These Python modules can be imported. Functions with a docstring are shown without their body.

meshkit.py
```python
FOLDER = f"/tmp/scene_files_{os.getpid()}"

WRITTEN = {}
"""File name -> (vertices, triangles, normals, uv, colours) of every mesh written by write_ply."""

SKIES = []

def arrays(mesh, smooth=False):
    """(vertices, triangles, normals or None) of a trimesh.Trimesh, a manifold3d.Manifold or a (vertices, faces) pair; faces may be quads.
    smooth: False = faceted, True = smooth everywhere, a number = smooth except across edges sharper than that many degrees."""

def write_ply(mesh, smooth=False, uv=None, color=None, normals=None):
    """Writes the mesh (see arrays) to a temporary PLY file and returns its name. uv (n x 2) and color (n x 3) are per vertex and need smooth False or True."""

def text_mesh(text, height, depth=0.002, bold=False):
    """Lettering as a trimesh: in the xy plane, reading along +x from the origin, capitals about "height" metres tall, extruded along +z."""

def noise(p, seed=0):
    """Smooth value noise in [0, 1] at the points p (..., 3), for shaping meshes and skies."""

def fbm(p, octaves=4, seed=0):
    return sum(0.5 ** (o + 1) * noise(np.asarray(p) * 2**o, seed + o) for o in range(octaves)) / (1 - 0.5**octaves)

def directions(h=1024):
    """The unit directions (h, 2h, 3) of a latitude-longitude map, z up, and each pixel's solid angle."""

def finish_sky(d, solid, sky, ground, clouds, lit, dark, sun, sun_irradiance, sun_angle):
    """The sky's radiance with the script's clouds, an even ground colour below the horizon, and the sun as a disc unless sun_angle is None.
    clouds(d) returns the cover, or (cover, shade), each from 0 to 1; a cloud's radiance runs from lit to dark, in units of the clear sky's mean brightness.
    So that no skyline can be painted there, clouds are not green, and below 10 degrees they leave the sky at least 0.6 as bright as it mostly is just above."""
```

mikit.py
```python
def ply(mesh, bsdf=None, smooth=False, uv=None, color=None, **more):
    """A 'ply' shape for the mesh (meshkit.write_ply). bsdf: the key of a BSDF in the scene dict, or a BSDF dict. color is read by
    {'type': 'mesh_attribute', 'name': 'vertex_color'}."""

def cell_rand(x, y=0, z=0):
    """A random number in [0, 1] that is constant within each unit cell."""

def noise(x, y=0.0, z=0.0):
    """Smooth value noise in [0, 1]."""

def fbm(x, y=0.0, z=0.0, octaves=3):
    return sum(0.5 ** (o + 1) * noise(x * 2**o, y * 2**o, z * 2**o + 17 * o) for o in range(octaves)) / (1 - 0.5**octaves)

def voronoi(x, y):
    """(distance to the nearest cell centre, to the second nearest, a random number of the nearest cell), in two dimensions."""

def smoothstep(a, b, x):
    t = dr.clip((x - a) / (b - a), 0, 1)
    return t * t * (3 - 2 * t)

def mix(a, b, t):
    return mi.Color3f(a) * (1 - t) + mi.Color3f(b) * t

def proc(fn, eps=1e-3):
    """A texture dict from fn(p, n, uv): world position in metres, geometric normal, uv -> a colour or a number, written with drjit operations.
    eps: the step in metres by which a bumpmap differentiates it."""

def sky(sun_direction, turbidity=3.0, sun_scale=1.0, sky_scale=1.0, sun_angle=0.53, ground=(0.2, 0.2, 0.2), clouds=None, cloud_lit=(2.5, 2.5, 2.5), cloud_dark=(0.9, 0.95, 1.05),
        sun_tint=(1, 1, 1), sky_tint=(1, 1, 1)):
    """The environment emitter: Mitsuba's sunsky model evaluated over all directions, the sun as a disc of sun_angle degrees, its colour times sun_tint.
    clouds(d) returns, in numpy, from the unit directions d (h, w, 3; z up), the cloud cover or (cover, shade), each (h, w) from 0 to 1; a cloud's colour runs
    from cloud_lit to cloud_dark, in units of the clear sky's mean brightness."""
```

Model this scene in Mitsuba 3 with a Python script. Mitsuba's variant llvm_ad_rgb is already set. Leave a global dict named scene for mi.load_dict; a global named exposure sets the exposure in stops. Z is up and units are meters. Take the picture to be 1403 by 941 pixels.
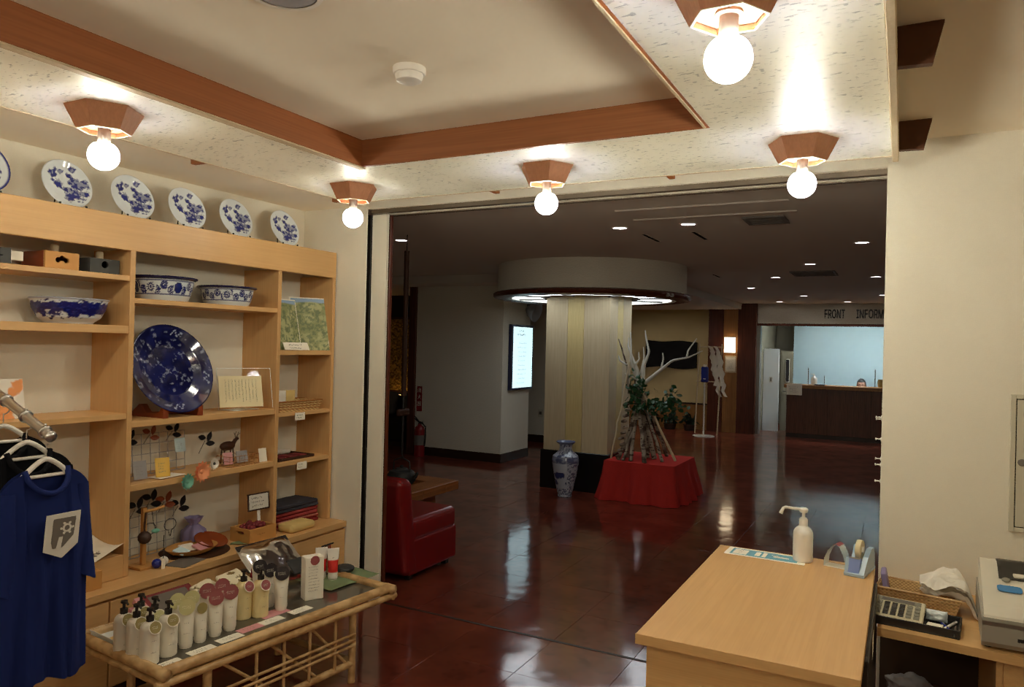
import math, random
import numpy as np, trimesh, manifold3d as m3
import drjit as dr
import mitsuba as mi
import mikit, meshkit
from mikit import noise, fbm, mix, smoothstep, voronoi, proc
from shapely.geometry import Polygon, Point, box as sbox
from trimesh.transformations import rotation_matrix

T = mi.ScalarTransform4f
scene, labels = {}, {}
rng = np.random.default_rng(7)
PI = math.pi

# ---------------------------------------------------------------- camera, light, exposure
exposure = 0.08
CAM = np.array([0, 0, 1.6]); YAW, PITCH, ROLL, FPX = map(float, (math.radians(27.72), math.radians(.146), math.radians(1.378), 1018.0))
_F = np.array([-math.sin(YAW) * math.cos(PITCH), math.cos(YAW) * math.cos(PITCH), math.sin(PITCH)])
_R = np.array([math.cos(YAW), math.sin(YAW), 0.0]); _U = np.cross(_R, _F)
_UC = _U * math.cos(ROLL) - _R * math.sin(ROLL)
scene['camera'] = {'type': 'perspective', 'fov': math.degrees(2 * math.atan(701.5 / FPX)), 'fov_axis': 'x', 'near_clip': 0.05, 'far_clip': 100.0,
                   'to_world': T().look_at(origin=CAM.tolist(), target=(CAM + _F).tolist(), up=_UC.tolist())}
BULB = [116.0, 111.0, 92.0]          # radiance of the warm globe lamps of the shop
DOWN = [60.0, 57.0, 52.0]            # lobby downlights
CANOPY = [2.6, 2.9, 3.05]            # fluorescent panels round the column
SCREEN = [0.62, 0.92, 1.0]           # information display
OFFICE = [15.0, 17.5, 18.5]             # ceiling light of the front office
SCONCE = [2.6, 2.05, 1.3]
GLOW = [6.0, 3.6, 1.2]               # light strip behind the sofa


def emit(rgb, w=1.0):
    return {'type': 'area', 'radiance': {'type': 'rgb', 'value': list(rgb)}, 'sampling_weight': w}


# ---------------------------------------------------------------- materials
def cs(r, g, b):
    c = np.array([r, g, b], float) / 255
    return np.where(c <= 0.04045, c / 12.92, ((c + 0.055) / 1.055) ** 2.4)


def rgbd(c):
    return {'type': 'rgb', 'value': [float(x) for x in c]}


def mat(name, col, rough=0.5, spec=0.5, metal=0.0, bump=None, scale=1.0, **kw):
    base = col if isinstance(col, dict) else rgbd(cs(*col))
    b = {'type': 'principled', 'base_color': base, 'roughness': rough, 'specular': spec, 'metallic': metal, **kw}
    if bump is not None:
        b = {'type': 'bumpmap', 'arbitrary': bump, 'scale': scale, 'bsdf': b}
    scene['mat_' + name] = {'type': 'twosided', 'bsdf': b}
    return name


def lin(r, g, b):
    return mi.Color3f(*[float(x) for x in cs(r, g, b)])


def wood_fn(ax, a, b, f=1.0):
    ca, cb = cs(*a), cs(*b)

    def fn(p, n, uv):
        q = [p.x, p.y, p.z]
        s = [3.0 if i == ax else 105.0 for i in range(3)]
        x, y, z = [v * k * f for v, k in zip(q, s)]
        g = fbm(x, y, z, 3)
        l = noise(x * 3.1 + 7, y * 3.1, z * 3.1)
        t = smoothstep(0.15, 0.85, g * 0.6 + l * 0.4)
        return mix(mi.Color3f(*map(float, ca)), mi.Color3f(*map(float, cb)), t)
    return fn


def wall_fn(p, n, uv):
    w = noise(p.x * 260, p.y * 260, p.z * 900) * 0.5 + noise(p.x * 900, p.y * 900, p.z * 200) * 0.5
    s = fbm(p.x * 1.7 + 3, p.y * 1.7, p.z * 1.7, 3)
    return mix(lin(212, 205, 187), lin(226, 220, 203), w * 0.5 + s * 0.5)


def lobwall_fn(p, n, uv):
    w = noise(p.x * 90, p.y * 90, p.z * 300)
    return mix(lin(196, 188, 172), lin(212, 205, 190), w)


def panel_fn(p, n, uv):
    a = noise(p.x * 46 + 11, p.y * 118 + p.x * 16, 3.3)
    b = noise(p.x * 70 + p.y * 12, p.y * 160, 8.1)
    m = smoothstep(0.76, 0.82, a) * 0.8 + smoothstep(0.80, 0.88, b) * 0.5
    base = mix(lin(250, 247, 228), lin(244, 241, 220), fbm(p.x * 6, p.y * 6, 1.0, 2))
    return mix(base, lin(186, 186, 166), dr.minimum(m, 1.0))


def stipple(p, n, uv):
    return noise(p.x * 170, p.y * 170, p.z * 170) * 0.6 + noise(p.x * 420, p.y * 420, p.z * 420) * 0.4


def floor_fn(p, n, uv):
    a = fbm(p.x * 5.5, p.y * 5.5, 0.3, 4)
    b = fbm(p.x * 17 + 4 * a, p.y * 17 + 9, 1.7, 3)
    c = mix(lin(80, 35, 25), lin(98, 45, 32), smoothstep(0.3, 0.7, a))
    return mix(c, lin(56, 24, 18), smoothstep(0.5, 0.85, b) * 0.5)


def floor_bump(p, n, uv):
    return fbm(p.x * 7, p.y * 7, 0.5, 2)


def gold_fn(p, n, uv):
    a = fbm(p.x * 38, p.y * 38, p.z * 38, 3)
    return mix(lin(120, 80, 30), lin(232, 186, 90), smoothstep(0.35, 0.7, a))


def gold_bump(p, n, uv):
    return fbm(p.x * 30, p.y * 30, p.z * 30, 3)


def weave_fn(p, n, uv):
    u = dr.sin(p.x * 420 + p.z * 10) * dr.sin(p.z * 520 + p.y * 200)
    return mix(lin(160, 124, 78), lin(214, 180, 126), smoothstep(-0.5, 0.6, u) * 0.7 + noise(p.x * 90, p.y * 90, p.z * 90) * 0.3)


def bamboo_fn(p, n, uv):
    a = fbm(p.x * 22, p.y * 22, p.z * 22, 3)
    return mix(lin(164, 126, 80), lin(204, 170, 122), smoothstep(0.25, 0.75, a))


def birch_fn(p, n, uv):
    a = noise(p.x * 30, p.y * 30, p.z * 70)
    b = noise(p.x * 18 + 5, p.y * 18, p.z * 18)
    c = mix(lin(150, 136, 120), lin(84, 68, 56), smoothstep(0.45, 0.75, b))
    return mix(c, lin(62, 46, 38), smoothstep(0.66, 0.76, a))


def felt_fn(p, n, uv):
    return mix(lin(156, 40, 36), lin(174, 50, 45), noise(p.x * 240, p.y * 240, p.z * 240))


mat('bracket_wood', (84, 50, 30), 0.5, 0.3)
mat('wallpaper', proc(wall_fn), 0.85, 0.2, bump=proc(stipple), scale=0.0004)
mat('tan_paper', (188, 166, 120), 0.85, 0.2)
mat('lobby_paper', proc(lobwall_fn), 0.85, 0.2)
mat('fleck_paper', proc(panel_fn), 0.42, 0.5)
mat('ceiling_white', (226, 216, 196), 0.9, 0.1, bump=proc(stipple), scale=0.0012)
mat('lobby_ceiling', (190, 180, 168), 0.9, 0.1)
mat('wood_y', proc(wood_fn(1, (199, 155, 102), (206, 164, 111))), 0.42, 0.4)
mat('wood_z', proc(wood_fn(2, (194, 150, 98), (202, 159, 107))), 0.42, 0.4)
mat('wood_x', proc(wood_fn(0, (200, 156, 102), (207, 165, 111))), 0.4, 0.4)
mat('beam_wood', proc(wood_fn(1, (134, 78, 42), (150, 90, 50), .6)), 0.5, 0.3)
mat('beam_wood_x', proc(wood_fn(0, (134, 82, 48), (150, 95, 58), .6)), 0.5, 0.3)
mat('shade_wood', proc(wood_fn(2, (160, 108, 78), (172, 118, 86), 1.3)), 0.5, 0.3)
mat('dark_wood', proc(wood_fn(2, (62, 26, 14), (92, 42, 22), .7)), 0.35, 0.4)
mat('mid_wood', proc(wood_fn(2, (128, 86, 44), (152, 104, 58), .7)), 0.4, 0.4)
mat('column_wood', proc(wood_fn(2, (190, 171, 138), (200, 182, 150), .8)), 0.55, 0.3)
mat('column_gold', proc(wood_fn(2, (196, 174, 120), (208, 186, 132), 1.4)), 0.45, 0.4)
mat('irori_wood', proc(wood_fn(1, (112, 66, 34), (150, 94, 50), .6)), 0.35, 0.4)
mat('floor_vinyl', proc(floor_fn), 0.1, 0.75, bump=proc(floor_bump, .01), scale=0.0016)
mat('gold_leaf', proc(gold_fn), 0.35, 0.5, 0.6, bump=proc(gold_bump), scale=0.02)
mat('rattan', proc(weave_fn), 0.6, 0.3)
mat('bamboo', proc(bamboo_fn), 0.4, 0.45)
mat('birch', proc(birch_fn), 0.8, 0.2)
mat('felt', proc(felt_fn), 0.95, 0.1, sheen=0.3)
mat('vc', {'type': 'mesh_attribute', 'name': 'vertex_color'}, 0.6, 0.3)
mat('vcg', {'type': 'mesh_attribute', 'name': 'vertex_color'}, 0.07, 0.55)
mat('white_plastic', (228, 224, 214), 0.35, 0.5)
mat('bottle_white', (226, 220, 204), 0.3, 0.5)
mat('bottle_cream', (224, 206, 152), 0.3, 0.5)
mat('paper', (232, 226, 210), 0.8, 0.2)
mat('paper_grey', (206, 202, 192), 0.8, 0.2)
mat('black_plastic', (22, 20, 20), 0.4, 0.5)
mat('black_matte', (18, 16, 16), 0.85, 0.2)
mat('ink', (52, 46, 44), 0.8, 0.1)
mat('ink_soft', (120, 112, 104), 0.8, 0.1)
mat('chrome', (222, 222, 220), 0.28, 0.5, 1.0)
mat('steel', (150, 148, 144), 0.3, 0.5, 1.0)
mat('track_metal', (112, 100, 86), 0.4, 0.5, 0.7)
mat('silver_foil', (214, 212, 214), 0.12, 0.5, 1.0)
mat('box_metal', (188, 182, 162), 0.5, 0.4)
mat('navy_cloth', (24, 35, 84), 0.9, 0.1, sheen=0.4)
mat('black_cloth', (16, 16, 20), 0.95, 0.1)
mat('white_cloth', (224, 218, 206), 0.8, 0.2)
mat('red_vinyl', (108, 18, 20), 0.22, 0.5)
mat('plinth_black', (16, 15, 15), 0.25, 0.5)
mat('base_dark', (44, 26, 18), 0.4, 0.4)
mat('leaf_green', (32, 66, 36), 0.35, 0.5)
mat('leaf_dark', (22, 40, 26), 0.5, 0.4)
mat('leaf_black', (20, 16, 18), 0.7, 0.2)
mat('stone_black', (38, 38, 38), 0.5, 0.4)
mat('green_cloth', (110, 124, 92), 0.9, 0.1)
mat('glass_dark', (70, 66, 58), 0.08, 0.6)
mat('blue_tint', (198, 221, 227), 0.8, 0.2)
mat('grey_door', (120, 112, 94), 0.5, 0.3)
mat('office_white', (236, 240, 240), 0.6, 0.3)
mat('red_paint', (120, 20, 26), 0.3, 0.5)
mat('tape_blue', (150, 172, 190), 0.3, 0.5)
mat('tape_clear_blue', (112, 132, 186), 0.25, 0.5)
mat('tape_roll', (214, 200, 160), 0.4, 0.4)
mat('device_blue', (22, 34, 120), 0.25, 0.5)
mat('printer_light', (206, 200, 184), 0.4, 0.4)
mat('printer_grey', (150, 144, 132), 0.4, 0.4)
mat('label_blue', (62, 124, 176), 0.4, 0.4)
mat('calc_body', (196, 188, 160), 0.45, 0.4)
mat('key_grey', (132, 130, 118), 0.5, 0.3)
mat('lavender', (138, 128, 168), 0.5, 0.3)
mat('brown_dark', (60, 34, 20), 0.6, 0.3)
mat('stand_wood', (128, 58, 28), 0.35, 0.5)
mat('skin', (206, 160, 136), 0.55, 0.3)
mat('hair', (26, 22, 22), 0.5, 0.4)
mat('suit', (38, 40, 52), 0.85, 0.2)
mat('orange', (232, 156, 112), 0.7, 0.2)
mat('mint', (110, 168, 148), 0.7, 0.2)
mat('pink', (206, 146, 150), 0.6, 0.3)
mat('maroon', (112, 40, 44), 0.6, 0.3)
mat('tag_red', (142, 78, 80), 0.5, 0.3)
mat('tag_lime', (192, 186, 134), 0.5, 0.3)
mat('tag_olive', (146, 132, 84), 0.5, 0.3)
mat('tag_black', (40, 34, 38), 0.4, 0.4)
mat('yellow_cloth', (206, 178, 116), 0.8, 0.2)
mat('yellow', (220, 178, 76), 0.6, 0.3)
mat('dark_pot', (52, 34, 26), 0.5, 0.4)
mat('grey_sofa', (40, 36, 34), 0.9, 0.1)
mat('acrylic', (215, 225, 225), 0.1, 0.5, spec_trans=0.0)
scene['mat_clear'] = {'type': 'thindielectric', 'int_ior': 1.3}
scene['mat_bag'] = {'type': 'thindielectric', 'int_ior': 1.45}
mat('cream', (226, 212, 172), 0.8, 0.2)
mat('sheet_blue', (112, 164, 182), .5, .3)
mat('case_dark', (24, 30, 62), .3, .5)
mat('carpet', (70, 56, 46), 0.95, 0.1)
mat('vent_grey', (104, 98, 92), 0.6, 0.3)
mat('lamp_white', (240, 240, 236), 0.5, 0.3)
mat('soft_grey', (150, 148, 150), 0.8, 0.2)


# ---------------------------------------------------------------- mesh helpers
def P(mesh, m, smooth=False, **kw):
    return mikit.ply(mesh, 'mat_' + m, smooth, **kw)


def cat(*ms):
    ms = [m for g in ms for m in (g if isinstance(g, (list, tuple)) else [g])]
    return trimesh.util.concatenate(ms)


def hull(pts):
    h = m3.Manifold.hull_points(np.asarray(pts, float)).to_mesh()
    return trimesh.Trimesh(h.vert_properties[:, :3], h.tri_verts, process=False)


def bx(x0, x1, y0, y1, z0, z1, b=0.002):
    lo, hi = np.array([min(x0, x1), min(y0, y1), min(z0, z1)], float), np.array([max(x0, x1), max(y0, y1), max(z0, z1)], float)
    b = min(b, 0.3 * (hi - lo).min())
    if b <= 0:
        m = trimesh.creation.box(hi - lo); m.apply_translation((lo + hi) / 2); return m
    p = []
    for i in range(3):
        l, h = lo + b, hi - b
        l[i], h[i] = lo[i], hi[i]
        p += [[(l, h)[a][0], (l, h)[c][1], (l, h)[d][2]] for a in (0, 1) for c in (0, 1) for d in (0, 1)]
    return hull(p)


def rbox(sx, sy, sz, r, k=3):
    """rounded box centred in x and y, standing on z=0"""
    s = trimesh.creation.icosphere(subdivisions=2, radius=r).vertices
    p = [s + np.array([a * (sx / 2 - r), c * (sy / 2 - r), d]) for a in (-1, 1) for c in (-1, 1) for d in (r, sz - r)]
    return hull(np.vstack(p))


def clean(v, f):
    v, f = np.asarray(v, float), np.asarray(f, int)
    a = np.linalg.norm(np.cross(v[f[:, 1]] - v[f[:, 0]], v[f[:, 2]] - v[f[:, 0]]), axis=1)
    return trimesh.Trimesh(v, f[a > 1e-12], process=False)


def gridmesh(V, closed_u=False):
    """V (nv, nu, 3) -> mesh"""
    nv, nu = V.shape[:2]
    idx = np.arange(nv * nu).reshape(nv, nu)
    a, b = idx[:-1], idx[1:]
    if closed_u:
        a2, b2 = np.roll(a, -1, 1), np.roll(b, -1, 1)
    else:
        a, a2, b, b2 = a[:, :-1], a[:, 1:], b[:, :-1], b[:, 1:]
    f = np.vstack([np.stack([a, a2, b2], -1).reshape(-1, 3), np.stack([a, b2, b], -1).reshape(-1, 3)])
    return clean(V.reshape(-1, 3), f)


def lathe(pr, n=32):
    pr = np.asarray(pr, float)
    t = np.linspace(0, 2 * PI, n, endpoint=False)
    V = np.stack([pr[:, :1] * np.cos(t), pr[:, :1] * np.sin(t), np.repeat(pr[:, 1:], n, 1)], -1)
    return gridmesh(V, True)


def tube(pts, r, n=8, cap=True):
    pts = np.asarray(pts, float)
    r = np.broadcast_to(np.asarray(r, float), (len(pts),))
    t = np.gradient(pts, axis=0)
    t /= np.linalg.norm(t, axis=1, keepdims=True) + 1e-12
    a = np.cross(t[0], [0, 0, 1.0] if abs(t[0][2]) < .9 else [1.0, 0, 0])
    rings = []
    for p, d, rr in zip(pts, t, r):
        a = a - d * (a @ d); a /= np.linalg.norm(a) + 1e-12
        b = np.cross(d, a)
        th = np.linspace(0, 2 * PI, n, endpoint=False)[:, None]
        rings.append(p + rr * (np.cos(th) * a + np.sin(th) * b))
    V = np.array(rings)
    if cap:
        V = np.concatenate([np.repeat(pts[:1, None], n, 1), V, np.repeat(pts[-1:, None], n, 1)])
    return gridmesh(V, True)


def rod(a, b, r, n=10):
    return tube([a, b], r, n)


def bamboo_rod(a, b, r, n=10, step=.16):
    a, b = np.array(a, float), np.array(b, float)
    L = np.linalg.norm(b - a); k = max(1, int(L / step)); ts, rs = [], []
    for i in range(k + 1):
        c = i / k
        for d, q in ((-.012 / L, 1), (-.004 / L, 1.07), (.004 / L, 1.07), (.012 / L, 1)):
            if 0 <= c + d <= 1:
                ts.append(c + d); rs.append(q)
    if ts[0] > 0: ts.insert(0, 0); rs.insert(0, 1)
    if ts[-1] < 1: ts.append(1); rs.append(1)
    return tube(a + (b - a) * np.array(ts)[:, None], r * np.array(rs), n)


def ext(poly, h):
    return cat([trimesh.creation.extrude_polygon(g, h, engine='earcut') for g in getattr(poly, 'geoms', [poly])])


def M(o, x, y):
    x = np.array(x, float); x /= np.linalg.norm(x)
    y = np.array(y, float); y = y - x * (y @ x); y /= np.linalg.norm(y)
    m = np.eye(4); m[:3, 0], m[:3, 1], m[:3, 2], m[:3, 3] = x, y, np.cross(x, y), o
    return m


def tr(mesh, m=None, t=None, rz=0.0, s=None):
    mesh = mesh.copy()
    if s is not None: mesh.apply_scale(s)
    if m is not None: mesh.apply_transform(m)
    if rz: mesh.apply_transform(rotation_matrix(rz, [0, 0, 1]))
    if t is not None: mesh.apply_translation(t)
    return mesh


def quads(rects, z=0.0):
    v, f = [], []
    for (x0, y0, x1, y1) in rects:
        k = len(v); v += [[x0, y0, z], [x1, y0, z], [x1, y1, z], [x0, y1, z]]; f += [[k, k + 1, k + 2], [k, k + 2, k + 3]]
    return trimesh.Trimesh(np.array(v, float), np.array(f), process=False)


def marks(w, h, nline, nchar, seed=0, vertical=False, fill=.75, z=.0006, m=.08):
    """small handwriting-like strokes in a w x h area centred on the origin"""
    g = np.random.default_rng(seed); R = []
    for i in range(nline):
        k = int(nchar * g.uniform(fill, 1))
        for j in range(k):
            cw, ch = (w * (1 - 2 * m) / nline, h * (1 - 2 * m) / nchar) if vertical else (w * (1 - 2 * m) / nchar, h * (1 - 2 * m) / nline)
            x, y = ((w / 2 - w * m - (i + .5) * cw, h / 2 - h * m - (j + .5) * ch) if vertical else (-w / 2 + w * m + (j + .5) * cw, h / 2 - h * m - (i + .5) * ch))
            s = .36 * min(cw, ch) * (1 if vertical else 1)
            for _ in range(3):
                q = g.uniform(-1, 1, 2) * s * .8; t = s * .2; l = s * g.uniform(.5, 1)
                R.append((x + q[0] - l, y + q[1] - t, x + q[0] + l, y + q[1] + t) if g.random() < .55 else (x + q[0] - t, y + q[1] - l, x + q[0] + t, y + q[1] + l))
    return quads(R, z)


def text(s, h, d=.003, bold=False, centre=True):
    m = meshkit.text_mesh(s, h, d, bold)
    if centre:
        b = m.bounds; m.apply_translation([-(b[0][0] + b[1][0]) / 2, -(b[0][1] + b[1][1]) / 2, 0])
    return m


# ---------------------------------------------------------------- things
used = {}


def numbered(name, where=''):
    k = where + name
    n = used.get(k, 0); used[k] = n + 1
    return k if n == 0 else f'{k}_{n:03d}'


class Thing:
    def __init__(s, name, label=None, category=None, group=None, at=None, rz=0.0, s_=1.0, kind=None):
        s.key = numbered(name)
        s.T = None
        if at is not None or rz or s_ != 1.0:
            s.T = T().translate(list(map(float, at if at is not None else (0, 0, 0)))).rotate([0, 0, 1], math.degrees(rz)).scale(s_)
        d = {}
        if label: d['label'] = label
        if category: d['category'] = category
        if group: d['group'] = group
        if kind: d['kind'] = kind
        labels[s.key] = d

    def add(s, part, mesh, m=None, smooth=False, label=None, kind=None, emitter=None, color=None, under=None):
        d = mesh if isinstance(mesh, dict) else P(mesh, m, smooth, **({'color': color} if color is not None else {}))
        d = dict(d)
        if s.T is not None: d['to_world'] = s.T
        if emitter: d['emitter'] = emitter
        k = numbered(part, (under or s.key) + '__') if part else s.key
        scene[k] = d
        x = {}
        if label: x['label'] = label
        if kind: x['kind'] = kind
        if x and part: labels[k] = x
        return k


def struct(key, mesh, m, smooth=False):
    t = Thing(key, kind='structure'); t.add(None, mesh, m, smooth); return t


def single(name, mesh, m, label, category, group=None, smooth=False, kind=None, color=None):
    t = Thing(name, label, category, group, kind=kind); t.add(None, mesh, m, smooth, color=color); return t


# ================================================================ ROOM SHELL
ZC, ZP = 2.52, 2.40
# floors: slab + vinyl tiles
TS = .455
fs = struct('floor_shop', bx(-3.45, 1.6, -2.0, 3.70, -.06, -.006, 0), 'base_dark')
fl = struct('floor_lobby', bx(-8.2, 3.4, 3.70, 18.5, -.06, -.006, 0), 'base_dark')


def tiles(host, x0, x1, y0, y1, ox, oy, tilt, m_='floor_vinyl'):
    i0, i1 = math.floor((x0 - ox) / TS), math.ceil((x1 - ox) / TS)
    j0, j1 = math.floor((y0 - oy) / TS), math.ceil((y1 - oy) / TS)
    n = 0
    for i in range(i0, i1):
        for j in range(j0, j1):
            a, b = max(x0, ox + i * TS) + .0006, min(x1, ox + (i + 1) * TS) - .0006
            c, d = max(y0, oy + j * TS) + .0006, min(y1, oy + (j + 1) * TS) - .0006
            if b - a < .02 or d - c < .02: continue
            t = rng.normal(0, tilt, 2)
            m = bx(a, b, c, d, -.007, 0, .0012)
            top = m.vertices[:, 2] > -.004
            m.vertices[top, 2] += (m.vertices[top, 0] - (a + b) / 2) * t[0] + (m.vertices[top, 1] - (c + d) / 2) * t[1]
            host.add('tile', m, m_); n += 1
    return n


tiles(fs, -3.0, 1.0, .9, 3.695, -1.65, 3.695, .0022)
fs.add('tile', cat(bx(-3.45, -3.0, -2, 3.695, -.007, 0, 0), bx(1.0, 1.6, -2, 3.695, -.007, 0, 0), bx(-3.0, 1.0, -2, .9, -.007, 0, 0)), 'floor_vinyl', kind='stuff')
tiles(fl, -4.38, .17, 3.705, 8.255, -1.65, 3.705, .0016, 'floor_vinyl')
fl.add('tile', cat(bx(-8.2, -4.38, 3.705, 8.255, -.007, 0, 0), bx(.17, 3.4, 3.705, 8.255, -.007, 0, 0), bx(-8.2, 3.4, 8.255, 18.5, -.007, 0, 0)), 'floor_vinyl', kind='stuff')
struct('trim_1', bx(-2.81, -.08, 3.69, 3.71, -.005, .0025, .001), 'base_dark')    # joint strip in the doorway
# ceilings
struct('ceiling_shop', bx(-2.93, 1.6, -2, 3.6, ZC, ZC + .08, 0), 'ceiling_white')
struct('ceiling_shelf_side', bx(-3.45, -2.93, -2, 3.6, 2.43, 2.6, 0), 'ceiling_white')
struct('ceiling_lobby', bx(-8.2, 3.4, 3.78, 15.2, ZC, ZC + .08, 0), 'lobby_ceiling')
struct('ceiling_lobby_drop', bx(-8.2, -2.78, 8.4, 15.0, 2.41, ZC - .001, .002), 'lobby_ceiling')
# shop walls
struct('wall_left', bx(-3.52, -3.42, -2.1, 3.72, 0, 2.6, 0), 'wallpaper')
wf = struct('wall_front', bx(-3.42, -2.914, 3.6, 3.612, 0, 2.6, .002), 'wallpaper')
wf.add('right_panel', bx(-.073, 1.6, 3.6, 3.75, 0, 2.6, .003), 'wallpaper')
wf.add('lintel', bx(-2.914, -.073, 3.6, 3.63, 2.412, 2.6, .002), 'wallpaper')
struct('wall_right', bx(1.6, 1.7, -2.1, 3.75, 0, 2.6, 0), 'wallpaper')
struct('wall_back', bx(-3.5, 1.7, -2.1, -2.0, 0, 2.6, 0), 'wallpaper')
# door head and jamb
dh = Thing('trim_2', kind='structure')
dh.add('track', bx(-2.91, -.073, 3.631, 3.66, 2.388, 2.46, .002), 'track_metal')
dh.add('track', bx(-2.91, -.073, 3.66, 3.745, 2.43, 2.48, .002), 'black_plastic')
dh.add('lip', bx(-2.91, -.073, 3.745, 3.775, 2.40, 2.52, .002), 'wallpaper')
dh.add('lip', bx(-2.91, -.073, 3.775, 3.80, 2.395, 2.52, .002), 'track_metal')
dh.add('channel', bx(-2.985, -2.924, 3.655, 3.69, 0.0025, 2.386, .001), 'black_plastic')
d1 = Thing('door_1', kind='structure')
d1.add('leaf', bx(-3.40, -2.862, 3.752, 3.785, 0.0, 2.386, .003), 'wallpaper')
d1.add('edge_board', bx(-2.922, -2.81, 3.662, 3.69, .0025, 2.386, .003), 'wallpaper')
struct('trim_3', bx(-2.858, -2.812, 3.705, 3.735, .0025, 2.386, .003), 'dark_wood')

# suspended lighting panel
sp = Thing('ceiling_suspended_panel', kind='structure')
XL0, XL1, XR0, XR1, YF0, YF1, YB0, YB1 = -2.83, -2.2, -.65, -.05, 2.67, 3.35, -1.35, -.7
for a in ((XL0, XL1 - .036, YB0, YF1), (XR0 + .021, XR1 - .004, YB0, YF1), (XL1 - .036, XR0 + .021, YF0 + .021, YF1), (XL1 - .036, XR0 + .021, YB0, YB1 - .021)):
    sp.add('panel', bx(*a, ZP, ZP + .02, 0), 'fleck_paper')
sp.add('edge_trim', bx(XL0 - .008, XL0, YB0, YF1, ZP - .002, ZP + .024, .001), 'column_wood')
sp.add('edge_trim', bx(XL0 - .012, XR1, YF1, YF1 + .012, ZP - .002, ZP + .024, .001), 'column_wood')
sp.add('edge_trim', bx(XR1 - .0035, XR1, YB0, YF1, ZP - .002, ZP + .024, .001), 'column_wood')
sp.add('edge_trim', bx(XR0 + .002, XR0 + .012, YB1, YF0, ZP - .006, ZP - .0005, .001), 'column_wood')
sp.add('side_board', bx(XR1, XR1 + .022, YB0, YF1 + .02, ZP - .022, ZP + .03, .002), 'column_wood')
for i, a in enumerate(((XL1 - .02, XL1, YB1 - .02, YF0 + .02), (XR0, XR0 + .02, YB1 - .02, YF0 + .02), (XL1, XR0, YF0, YF0 + .02), (XL1, XR0, YB1 - .02, YB1))):
    sp.add('beam', bx(*a, ZP, ZC, .001), 'beam_wood' if i < 2 else 'beam_wood_x')
sp.add('pale_trim', bx(XL1 - .035, XL1 + .001, YB1, YF0 + .03, ZP - .008, ZP - .0005, .002), 'column_wood')
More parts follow.
